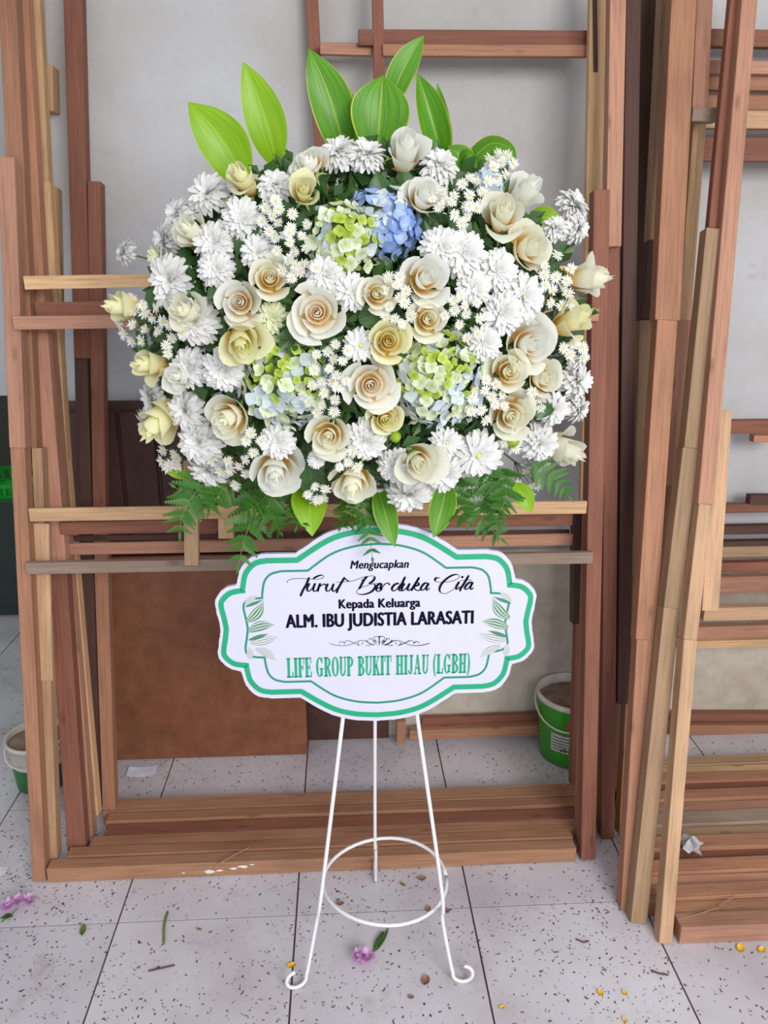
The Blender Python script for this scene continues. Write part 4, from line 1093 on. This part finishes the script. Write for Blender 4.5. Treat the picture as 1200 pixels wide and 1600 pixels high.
def pk_limew(d, rng):
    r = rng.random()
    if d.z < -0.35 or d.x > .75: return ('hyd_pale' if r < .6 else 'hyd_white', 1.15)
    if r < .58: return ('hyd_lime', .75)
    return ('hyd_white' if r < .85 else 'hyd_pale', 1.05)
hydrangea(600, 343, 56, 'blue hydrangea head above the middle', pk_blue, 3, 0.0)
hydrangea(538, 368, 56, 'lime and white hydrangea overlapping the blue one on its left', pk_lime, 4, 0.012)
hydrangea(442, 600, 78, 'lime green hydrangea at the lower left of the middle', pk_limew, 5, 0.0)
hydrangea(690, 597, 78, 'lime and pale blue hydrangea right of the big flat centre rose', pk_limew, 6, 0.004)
hydrangea(768, 285, 22, 'small pale blue hydrangea bit among daisies at the upper right', lambda d, r: ('hyd_pale', 1), 7)

# aster sprays
def spray(px, py, rad, n, label, seed, lift=0.014, rp=9.8, face=None):
    rng = random.Random(seed); p0, n0 = dome(px, py, lift)
    o = thing('aster_spray', label, 'daisy spray', tuple(p0-n0*0.05), 'sprays of tiny daisies in the arrangement')
    base = p0-n0*0.055; mbs = MB(); spots = []
    for i in range(n):
        for _ in range(30):
            a, r = rng.uniform(0, 6.28), rad*sqrt(rng.random()); x, y = px+r*cos(a), py+r*sin(a)
            if all((x-u)**2+(y-v)**2 > (rp*1.35)**2 for u, v in spots): break
        spots.append((x, y)); p, nn = dome(x, y, lift+rng.uniform(-.008, .012))
        if face: nn = (nn*.5+Vector(face)*.8).normalized()
        nn = (nn+Vector((rng.uniform(-.45, .45), rng.uniform(-.3, .3), rng.uniform(-.3, .5)))).normalized()
        m = orient(p-Vector(o.location), nn, rp*mpp(p)*rng.uniform(.9, 1.15), rng.uniform(0, 6))
        h = link('flower_head', AST[rng.randrange(3)], o, m); link('flower_disc', ASTD, h)
        q = p-nn*0.012
        mbs.tube([rel(p, o), rel(q, o), rel((q+base)/2, o), rel(base, o)], 0.0007, 4)
    mbs.tube([rel(base, o), rel(CEN+(base-CEN)*0.5, o)], 0.0016, 5)
    mbs.obj('stems', M['stem'], o, True)
SPR = [(437,345,36,10,'tiny daisies left of the lime hydrangea, upper spray'),(468,388,40,12,'tiny daisies left of the lime hydrangea, lower spray'),
 (738,300,30,9,'tiny daisies between the drooping rose and the upper right pair'),(785,258,24,8,'topmost right spray of tiny daisies before the arching leaf'),
 (722,332,26,6,'tiny daisies just above the chrysanthemum trio'),(728,490,40,13,'tiny daisies in the middle of the right half'),
 (214,500,36,13,'tiny daisies on the left edge over the leftmost rose'),(262,530,30,8,'tiny daisies on dark leaves left, beside the shaggy chrysanthemum'),
 (518,570,38,12,'tiny daisies left of the big flat centre rose'),(500,622,34,10,'tiny daisies below the centre-left spray, touching the lime hydrangea'),
 (352,738,38,12,'tiny daisies along the lower left above the ferns'),(268,716,18,7,'small daisy bunch jutting out at the lower left edge'),
 (618,452,22,6,'tiny daisies between the golden-hearted rose and the wide white one'),(622,490,22,6,'tiny daisies between the small cream rose and the oval one'),
 (868,425,26,7,'tiny daisies left of the outermost right rose, upper spray'),(880,465,22,6,'tiny daisies left of the right edge roses, lower spray'),
 (764,625,34,12,'tiny daisies between right lime hydrangea and lower right rose'),(826,752,22,8,'lowest right daisies, above the small pointed leaf'),
 (898,545,20,7,'daisies at the top of the right edge column'),(500,768,22,6,'tiny daisies left of the bottom middle rose'),
 (683,312,18,5,'few tiny daisies hanging before the drooping white rose'),(545,722,20,5,'tiny daisies above the bottom middle rose'),
 (400,690,20,5,'sparse tiny daisies between two lower left roses'),(840,622,16,5,'tiny daisies between the two lower right cream roses'),
 (800,690,18,5,'tiny daisies below the golden-hearted lower right rose'),(455,420,18,5,'tiny daisies right of the cream rose left of centre')]
for i, (x, y, r, n_, lb) in enumerate(SPR): spray(x, y, r, n_, 'spray of '+lb if not lb.startswith(('topmost', 'small', 'few', 'lowest', 'daisies', 'sparse')) else lb, 100+i)

# ------------------------------------------------------------------ leaves
def leaf_mb(a, b, width, nrm, bend=0.0, fold=0.25, wave=0.0, curl=0.0, nu=9, nv=22, peak=0.42, twist=0.0, sharp=1.0, seed=0, side=0.0):
    """leaf blade from a to b; bend bows it along nrm, curl rolls the tip over"""
    a, b = Vector(a), Vector(b); d = b-a; L = d.length; d.normalize(); nrm = (Vector(nrm)-d*Vector(nrm).dot(d)).normalized(); sd = d.cross(nrm)
    mb = MB(); P = []
    for j in range(nv):
        v = j/(nv-1)
        c = a+d*(L*v)+nrm*(bend*4*v*(1-v))+sd*(side*4*v*(1-v))
        dd = nrm
        if curl and v > 0.62:
            q = (v-0.62)/0.38; c = c-d*(L*0.42*q*q)+nrm*(curl*q*q)
        wd = width/2*(sin(pi*v**(math.log(0.5)/math.log(peak)))**0.75)*(1.0 if v < .8 else (1-((v-.8)/.2)**2*0.35)) if 0 < v < 1 else 0.0006
        if v < 0.05: wd = max(wd, width*0.06)
        tw = twist*v
        s2 = sd*cos(tw)+nrm*sin(tw); n2 = nrm*cos(tw)-sd*sin(tw)
        for i in range(nu):
            u = i/(nu-1)*2-1
            P.append(c+s2*(wd*u)+n2*(abs(u)**1.3*wd*fold+wave*width*sin(9*v+u*2.5+seed)*abs(u)))
    mb.grid(P, nu, nv); return mb
def leaf(pxa, pxb, wpx, Y, label, mat, Yb=None, **kw):
    Yb = Y if Yb is None else Yb
    a, b = PY(pxa[0], pxa[1], Y), PY(pxb[0], pxb[1], Yb); w_ = wpx*mpp((a+b)/2)
    nr = kw.pop('nrm', (0, -1, 0.1)); grp = kw.pop('group', 'broad leaves around the arrangement')
    mb = leaf_mb(Vector((0, 0, 0)), b-a, w_, nr, **kw)
    o = link('leaf', mb.mesh('leaf', M[mat], True)); o.location = a
    return tag(o, label, 'leaf', grp)
leaf((385, 300), (294, 160), 74, 1.36, 'broad lime leaf pointing up left, outermost of the top left pair', 'leaf_lime', 1.33, bend=0.012, peak=0.5, side=0.012, wave=0.03)
leaf((432, 262), (380, 97), 62, 1.37, 'tall lime leaf pointing up, inner one of the top left pair', 'leaf_lime', 1.34, bend=0.010, peak=0.45, side=0.006, wave=0.03)
leaf((385, 285), (350, 190), 34, 1.375, 'narrow green leaf edge between the top left pair', 'leaf_lime', 1.35)
leaf((440, 268), (432, 232), 22, 1.375, 'small dark green leaf right of the tall lime leaf', 'leaf_fill', 1.36)
leaf((540, 262), (482, 76), 66, 1.37, 'tall green leaf with yellow edges at the top middle', 'leaf_edge', 1.34, bend=0.014, peak=0.5, wave=0.05, side=0.008)
leaf((585, 280), (598, 118), 90, 1.355, 'wide folded green leaf with rolled tip behind the top roses', 'leaf_edge', 1.33, bend=0.02, peak=0.66, wave=0.03, fold=0.35)
leaf((548, 250), (546, 138), 40, 1.37, 'green leaf beside the wide folded one, pointing up', 'leaf_lime', 1.36, bend=0.006)
leaf((606, 175), (662, 56), 42, 1.375, 'slender yellow-green leaf leaning to the upper right', 'leaf_edge', 1.36, bend=0.01, peak=0.5, side=-0.006)
leaf((604, 260), (612, 160), 26, 1.38, 'green leaf stalk part under the slender leaning leaf', 'leaf_lime', 1.376)
leaf((693, 262), (652, 114), 48, 1.37, 'tall folded leaf right of the upright top rose', 'leaf_edge', 1.35, bend=0.012, fold=0.7, peak=0.45)
leaf((700, 250), (683, 130), 24, 1.365, 'thin yellow-edged leaf half behind the tall folded right one', 'leaf_edge', 1.36, fold=0.5)
leaf((735, 262), (700, 228), 34, 1.35, 'short green leaf left of the arching leaf', 'leaf_edge', 1.34, bend=0.01)
# arching leaf: two joined blades along a curve
def arch_leaf(pts, wpx, label, mat, nrm_fn=None):
    P3 = [PY(x, y, Y) for x, y, Y in pts]; o0_ = P3[0]; C = catmull(P3, 6); n = len(C); mb = MB(); P = []
    wm = wpx*mpp(P3[1])
    for j, c in enumerate(C):
        v = j/(n-1); d = (C[min(j+1, n-1)]-C[max(j-1, 0)]).normalized()
        sd = Vector((0, -0.85, 0.15)); sd = (sd-d*sd.dot(d)).normalized(); up = d.cross(sd)
        # lie half towards the viewer so the blade shows
        ax = (sd*0.45+up*0.9).normalized(); n2 = d.cross(ax)
        wd = wm/2*(sin(pi*(0.06+0.93*v))**0.7)
        for i in range(9):
            u = i/8*2-1; P.append(c-o0_+ax*(wd*u)+n2*(abs(u)**1.3*wd*0.25))
    mb.grid(P, 9, n); o = link('leaf', mb.mesh('leaf', M[mat], True)); o.location = o0_
    return tag(o, label, 'leaf', 'broad leaves around the arrangement')
arch_leaf([(735,275,1.36),(740,248,1.35),(768,224,1.34),(795,232,1.33),(803,262,1.32)], 40, 'yellow-green leaf arching over at the upper right', 'leaf_edge')
arch_leaf([(700,300,1.36),(712,262,1.34),(730,240,1.32),(745,262,1.31)], 26, 'curled green leaf just left of the arching one', 'leaf_edge')
leaf((822, 350), (882, 345), 34, 1.36, 'yellow-green leaf lying behind the upper right roses', 'leaf_lime', 1.34, bend=0.01, side=-0.006)
leaf((482, 752), (488, 838), 56, 1.29, 'pointed green leaf hanging left of the bottom middle rose', 'leaf_lime', 1.235, bend=0.01, peak=0.4)
leaf((590, 760), (617, 855), 36, 1.285, 'yellow-striped pointed leaf hanging over the sign top', 'leaf_edge', 1.235, bend=0.006, peak=0.45)
leaf((700, 752), (677, 840), 42, 1.29, 'green pointed leaf hanging right of the sign top', 'leaf_edge', 1.24, bend=0.006, peak=0.45)
leaf((806, 755), (831, 801), 32, 1.28, 'small pointed green leaf at the lower right edge', 'leaf_lime', 1.26, bend=0.006)
leaf((300, 742), (262, 740), 16, 1.33, 'small bright leaf tip below the jutting daisy bunch', 'leaf_lime', 1.32)
leaf((480, 690), (492, 790), 44, 1.235, 'dark green leaf behind the daisies at the bottom middle', 'leaf_fill', 1.24, bend=0.006)
for i, (a, b, w_, lb) in enumerate([((350,470),(330,440),34,'dark lobed leaf left of the round white rose'), ((600,330),(588,268),40,'dark green leaf above the blue hydrangea'), ((700,560),(775,528),34,'dark green leaf right of the lime hydrangea top'),
      ((230,480),(262,452),30,'dark green leaf beside the leftmost daisies'), ((735,370),(700,345),36,'dark green leaf above the chrysanthemum trio'), ((560,500),(600,488),36,'dark green leaf in the gap above the pale yellow rose'),
      ((405,330),(368,402),34,'dark green leaf in the gap at the upper left'), ((865,640),(820,636),26,'dark green leaf between the lower right roses')]):
    p, n = dome((a[0]+b[0])/2, (a[1]+b[1])/2, -0.015)
    leaf(a, b, w_, p.y, lb, 'leaf_fill', nrm=tuple(n), bend=0.004, wave=0.05, group='dark leaves in the gaps')

# fern fronds
def fern_pinna():
    mb = MB(); n = 8
    for i in range(n):
        v = i/n; L = (0.19*(1-v)**0.9+0.035)*(0.7 if i == 0 else 1)
        for sgn in (-1, 1):
            P = []
            for j in range(3):
                q = j/2; cx = v+0.06+q*L*0.62; cy = sgn*q*L; wd = 0.078*(1-0.25*q)*(1-v*0.35)*(0.35 if j == 2 else 1)
                P.append((cx-wd, cy, 0.015*q)); P.append((cx+wd, cy, -0.01*q))
            mb.grid(P, 2, 3)
    mb.quad((0, -0.02, 0.004), (1.06, -0.006, 0.004), (1.06, 0.006, 0.004), (0, 0.02, 0.004)); return mb.mesh('pinna', M['fern'], True)
PIN = fern_pinna()
def frond(pts, wpx, label, seed, n=9, Yd=(1.28, 1.22)):
    rng = random.Random(seed); m_ = len(pts)
    P3 = [PY(x, y, Yd[0]+(Yd[1]-Yd[0])*i/(m_-1)) for i, (x, y) in enumerate(pts)]
    o = thing('fern_frond', label, 'fern', tuple(P3[0]), 'fern fronds under the arrangement')
    C = catmull(P3, 8); N = len(C); mb = MB(); mb.tube([rel(p, o) for p in C], 0.0011, 5, [1-0.6*i/(N-1) for i in range(N)]); mb.obj('rachis', M['stem'], o, True)
    wm = wpx*mpp(P3[0])
    for i in range(n):
        t = 0.08+0.92*i/n; k = min(N-2, int(t*(N-1))); c = C[k]; d = (C[k+1]-C[k]).normalized()
        nr = Vector((rng.uniform(-.35, .35), -1, rng.uniform(0, .5))); nr = (nr-d*nr.dot(d)).normalized(); sd = d.cross(nr)
        L = wm/2*(1-t)**0.65*(0.55+0.45*min(1, t*5))+0.006
        for sg in (-1, 1):
            if i == n-1 and sg == 1: continue
            x = (sd*sg+d*0.62+nr*rng.uniform(-.2, .2)).normalized() if i < n-1 else d
            y = nr.cross(x).normalized(); z = x.cross(y)
            m = Matrix.Identity(4)
            for cc, a in enumerate((x, y, z)):
                for r in range(3): m[r][cc] = a[r]*L
            m.translation = rel(c, o); link('pinna', PIN, o, m)
FR = [([(340,735),(305,770),(284,808),(281,842)],95,'fern frond hanging at the far left beside the hanging stick'),
 ([(400,745),(395,800),(380,850),(371,893)],105,'longest fern frond reaching down to the sign on the left'),
 ([(440,750),(420,790),(432,820),(440,835)],80,'dark fern frond right of the longest left one'),
 ([(470,760),(470,800),(462,828)],70,'short fern frond under the large bottom left rose'),
 ([(370,740),(340,775),(325,805)],70,'fern frond under the lower left daisies'),
 ([(575,750),(570,800),(578,840),(583,884)],62,'fern frond hanging down over the sign text'),
 ([(545,780),(540,810),(530,828)],50,'small fern frond left of the one over the sign'),
 ([(735,720),(740,780),(762,820),(792,850)],95,'longest fern frond at the lower right'),
 ([(705,740),(715,790),(735,820)],75,'fern frond left of the longest right one'),
 ([(780,730),(790,775),(775,810)],80,'bushy fern frond above the right end of the sign'),
 ([(830,725),(868,750),(893,781)],62,'thin fern frond sticking out at the lower right edge'),
 ([(430,760),(400,790),(378,802)],60,'small fern frond between the two left hanging fronds'),
 ([(760,725),(772,790),(778,845)],70,'straight fern frond pointing down at the lower right'),
 ([(600,790),(560,812),(545,818)],46,'short fern frond curling left of the yellow-striped leaf'),
 ([(330,760),(300,775),(268,758)],60,'fern tip pointing left below the jutting daisies')]
for i, (pts, w_, lb) in enumerate(FR): frond(pts, w_, lb, i, Yd=(1.30, 1.225) if 330 < pts[0][0] < 800 else (1.30, 1.28))

# foam core and dark filler
fo = thing('floral_foam', 'dark green foam block hidden in the middle of the flowers', 'foam', (0.045, 1.385, 1.09))
mb = MB(); prof = []
for i in range(13):
    a = -pi/2+pi*i/12; prof.append((max(0.001, 0.19*cos(a)), 0.23+0.235*sin(a)))
mb.lathe(prof, 24); mb.obj('foam_block', M['foam'], fo, True)
mb = MB(); rng = random.Random(9)
for i in range(5200):
    px, py = rng.uniform(190, 930), rng.uniform(215, 790)
    ex, ey = (px-565)/338, (py-500)/264
    if ex*ex+ey*ey > 1: continue
    p, n = dome(px, py, -rng.uniform(0.025, 0.12))
    n = (n+Vector((rng.uniform(-.7, .7), rng.uniform(-.5, .5), rng.uniform(-.7, .7)))).normalized()
    d = n.orthogonal().normalized(); d.rotate(__import__('mathutils').Quaternion(n, rng.uniform(0, 6.28)))
    L = rng.uniform(.02, .042); sd = d.cross(n)*L*0.3
    i0 = len(mb.v)
    mb.v += [tuple(p), tuple(p+d*L*.5+sd-n*.003), tuple(p+d*L), tuple(p+d*L*.5-sd-n*.003)]
    mb.face((i0, i0+1, i0+2, i0+3), ((.5, 0), (.9, .5), (.5, 1), (.1, .5)))
o = mb.obj('filler_foliage', M['leaf_fill']); tag(o, 'dark green filler leaves packed between the flowers', 'foliage', None, 'stuff')
# green buds
def bud(px, py, rpx, label):
    p, n = dome(px, py, 0.012); s = rpx*mpp(p)
    o = root('flower_bud', label, 'bud', 'small green rose buds', p, n, s, 0)
    mb = MB(); mb.lathe([(0.2, -1), (0.7, -.6), (0.9, -.1), (0.75, .5), (0.3, .95), (0.01, 1.05)], 14); mb.obj('bud', M['hyd_lime'], o, True)
    mb = MB()
    for i in range(5):
        a = 2*pi*i/5; P = []
        for j in range(5):
            v = j/4; r_ = [0.25, .75, .98, .95, .9][j]; z = -1.0+1.3*v
            for k in (-1, 0, 1): P.append((r_*cos(a+k*.3*(1-v)), r_*sin(a+k*.3*(1-v)), z))
        mb.grid(P, 3, 5)
    mb.obj('calyx', M['calyx'], o, True); stem_to_core(o, p, n, s, 1.0, 0.0015)
bud(618, 683, 10, 'tiny green bud beside the small greenish-cream rose'); bud(800, 688, 13, 'round green bud under the golden-hearted lower right rose')

# ------------------------------------------------------------------ litter on the floor
def pink_flower(px, py, tip, label, s=0.02, seed=0):
    p = PF(px, py, 0.012); q = PF(*tip, 0.004); rng = random.Random(seed)
    o = thing('pink_flower', label, 'flower', (p.x, p.y, 0.0), 'pink flowers dropped on the floor')
    for k in range(3):
        mb = MB(); c = Vector((rng.uniform(-.5, .5)*s*1.3, rng.uniform(-.4, .4)*s, 0.0135+0.003*k))
        for i in range(26):
            a = 2*pi*i/26*2.4; e_ = rng.uniform(0.1, 1.2); d = Vector((cos(a)*cos(e_), sin(a)*cos(e_), sin(e_))); sd = d.cross(Vector((0.1, .2, 1))).normalized()*s*.14
            L = s*rng.uniform(.5, .75); i0 = len(mb.v)
            mb.v += [tuple(c), tuple(c+d*L*.6+sd), tuple(c+d*L), tuple(c+d*L*.6-sd)]; mb.face((i0, i0+1, i0+2, i0+3), ((.5, 0), (1, .6), (.5, 1), (0, .6)))
        mb.obj('blossom', M['pink_petal'], o)
    mb = MB(); mb.tube([Vector((0, 0, 0.010)), rel((q.x, q.y, 0.006), o)*0.5, rel((q.x, q.y, 0.003), o)], 0.0014, 5); mb.obj('stem', M['stem'], o)
    d = rel((q.x, q.y, 0.006), o)
    for sg in (-1, 1):
        mb = leaf_mb(d*0.35, d*0.85+Vector((sg*0.006, 0, 0.004)), 0.012, (0, -.3, 1), nv=8, nu=5); mb.obj('leaf', M['leaf_fill'], o, True)
pink_flower(571, 1503, (608, 1448), 'pink flower lying under the flower stand', 0.034, 1)
pink_flower(28, 1418, (2, 1440), 'pink flower lying at the far left on the tiles', 0.034, 2)
def flake(px, py, spx, label, mat, grp, cat, ang=0.3, ratio=.7, curl=.3, name=None):
    p = PF(px, py, 0.0); s = spx*mpp(p)*0.5; mb = MB(); P = []
    for j in range(6):
        for i in range(6):
            u, v = i/5*2-1, j/5*2-1; k = sqrt(max(0, 1-0.5*v*v)); P.append((u*s*ratio*sqrt(max(0.02, 1-v*v)), v*s, 0.0012+curl*s*(u*u+.6*v*v)))
    mb.grid(P, 6, 6); o = link(name, mb.mesh(name, mat, True)); o.location = (p.x, p.y, 0); o.rotation_euler = (0, 0, ang); return tag(o, label, cat, grp)
M['husk'] = plain('brown_husk', rgb(142, 104, 88), 0.8); M['ypetal'] = plain('yellow_petal', rgb(238, 186, 30), 0.6); M['greenbit'] = plain('green_bit', rgb(104, 124, 62), 0.8)
g = 'dry brown petals on the tiles'
for x, y, s_, lb in [(531,1413,13,'dry brown petal inside the stand ring, on its left'),(659,1374,14,'dry brown petal inside the stand ring, on its right'),(665,1534,18,'dry brown petal left of the right curled foot'),
     (669,1422,12,'dry brown petal under the front of the ring'),(698,1424,11,'dry brown petal just right of the ring'),(642,1559,10,'dry brown petal below the other ones near the right foot')]:
    flake(x, y, s_, lb, M['husk'], g, 'petal', RND.uniform(0, 3), name='dry_petal')
for x, y, s_, lb in [(455,1510,14,'yellow petal beside the tile joint at the left leg'),(784,1575,9,'yellow petal on the tile right of the stand'),(976,1553,10,'yellow petal on the bright tile at the lower right'),
     (976,1595,9,'yellow petal at the bottom edge of the picture'),(1157,1484,16,'yellow petal in front of the right rails, left one'),(1190,1486,14,'yellow petal in front of the right rails, right one'),(938,1553,12,'brownish yellow petal on the bright tile')]:
    flake(x, y, s_, lb, M['ypetal'], 'yellow petals on the tiles', 'petal', RND.uniform(0, 3), name='yellow_petal')
for x, y, s_, lb in [(311,1453,9,'tiny green scrap on the left tile'),(629,1383,11,'green scrap inside the stand ring'),(130,1456,22,'green leaf scrap at the left tile joint')]:
    flake(x, y, s_, lb, M['greenbit'], 'green scraps on the tiles', 'scrap', RND.uniform(0, 3), .4, name='leaf_scrap')
def twig(pts, rpx, label, mat, z=0.002, grp='twigs and straws'):
    P3 = [PF(x, y, z+dz) for x, y, dz in pts]; mb = MB(); o0_ = P3[0]; C = catmull([p-o0_ for p in P3], 4); mb.tube(C, rpx*mpp(o0_), 5)
    o = mb.obj('twig', mat, None, True); o.location = o0_; return tag(o, label, 'twig', grp)
M['straw'] = plain('dry_straw', rgb(160, 130, 92), 0.8); M['twigd'] = plain('dark_twig', rgb(92, 70, 62), 0.9)
twig([(262,1425,0),(257,1445,.003),(256,1475,0)], 1.8, 'thin green-grey twig on the left tile', M['greenbit'])
twig([(232,1517,0),(255,1512,.002),(273,1508,0)], 1.3, 'dark straight twig on the left front tile', M['twigd'])
twig([(1018,1516,0),(1030,1521,.003),(1044,1523,0)], 1.4, 'dark twig across the tile joint at the lower right', M['twigd'])
twig([(900,1467,0),(912,1472,.002),(920,1470,0)], 1.2, 'short dark twig on the bright tile', M['twigd'])
twig([(336,1353,0.002),(355,1342,.010),(391,1323,.012)], 0.9, 'dry straw lying on the front bottom rail', M['straw'], 0.042)
twig([(1122,1418,0),(1135,1408,.008),(1150,1400,.006)], 0.8, 'dry flower sprig on the right rails, left part', M['straw'], 0.045)
twig([(1060,1434,0),(1085,1430,.004),(1122,1418,.006)], 0.9, 'dry flower sprig lying across the right rails', M['straw'], 0.045)
twig([(1150,1400,0),(1128,1392,.006),(1105,1388,.004)], 0.7, 'thin dry sprig branch above the others on the right rails', M['straw'], 0.045)
# white paper scraps
pp = PF(222, 1207); mb = MB(); P = []
for j in range(4):
    for i in range(7): P.append((i/6*0.085-0.042, j/3*0.05-0.025, 0.0015+0.006*(i/6*2-1)**2))
mb.grid(P, 7, 4); o = mb.obj('paper_slip', plain('white_paper', rgb(224, 226, 244), 0.7), None, True); o.location = (pp.x, pp.y, 0); o.rotation_euler = (0, 0, 0.05); tag(o, 'white paper slip on the floor behind the left frames', 'paper')
pp = PF(2, 1362); mb = MB(); P = []
for j in range(4):
    for i in range(5): P.append((i/4*0.03-0.015, j/3*0.03-0.015, 0.0015+0.003*(i/4*2-1)**2))
mb.grid(P, 5, 4); o = mb.obj('paper_slip', plain('white_paper2', rgb(226, 226, 236), 0.7), None, True); o.location = (pp.x, pp.y, 0); tag(o, 'white paper scrap at the left picture edge beside the front post', 'paper')
def crumple(px, py, z, sx_, sy_, sz_, label, seed):
    p = PF(px, py, z); rng = random.Random(seed); mb = MB(); P = []; nu, nv = 15, 9
    for j in range(nv):
        for i in range(nu):
            a = 2*pi*(i % (nu-1))/(nu-1); b_ = -pi/2+pi*j/(nv-1); k = 1+0.45*sin(5*a+j*2.1)*cos(3*b_)+0.2*sin(9*a+seed)
            P.append((sx_*cos(a)*cos(b_)*k, sy_*sin(a)*cos(b_)*k, sz_*(1+sin(b_))*(1+.2*sin(4*a))))
    mb.grid(P, nu, nv, uv=False); t = NT('clear_crumpled_plastic'); t.b.inputs['Base Color'].default_value = rgb(222, 222, 226); t.b.inputs['Roughness'].default_value = 0.12; t.b.inputs['Transmission Weight'].default_value = 0.35
    o = mb.obj('plastic_wrap', t.m); o.location = p; tag(o, label, 'plastic wrap')
crumple(1078, 1325, 0.046, 0.022, 0.030, 0.014, 'crumpled clear plastic lying on the right rails', 2)
crumple(838, 1120, 0.05, 0.03, 0.014, 0.012, 'whitish crumpled scrap left of the right bucket', 5)
# sawdust flecks
mb = MB(); rng = random.Random(21)
for i in range(2600):
    x, y = rng.uniform(-1.1, 1.3), rng.uniform(0.95, 2.05)
    if rng.random() > (0.85 if x > 0.3 or x < -0.5 else 0.4): continue
    a = rng.uniform(0, pi); L = rng.uniform(.0012, .0045); w_ = rng.uniform(.0006, .0015); dx, dy = cos(a)*L, sin(a)*L; ex, ey = -sin(a)*w_, cos(a)*w_
    mb.quad((x-dx-ex, y-dy-ey, .0006), (x+dx-ex, y+dy-ey, .0006), (x+dx+ex, y+dy+ey, .0012), (x-dx+ex, y-dy+ey, .0012))
o = mb.obj('sawdust_flecks', plain('brown_sawdust', rgb(96, 72, 66), 0.95)); tag(o, 'brown sawdust flecks scattered over the tiles', 'sawdust', None, 'stuff')
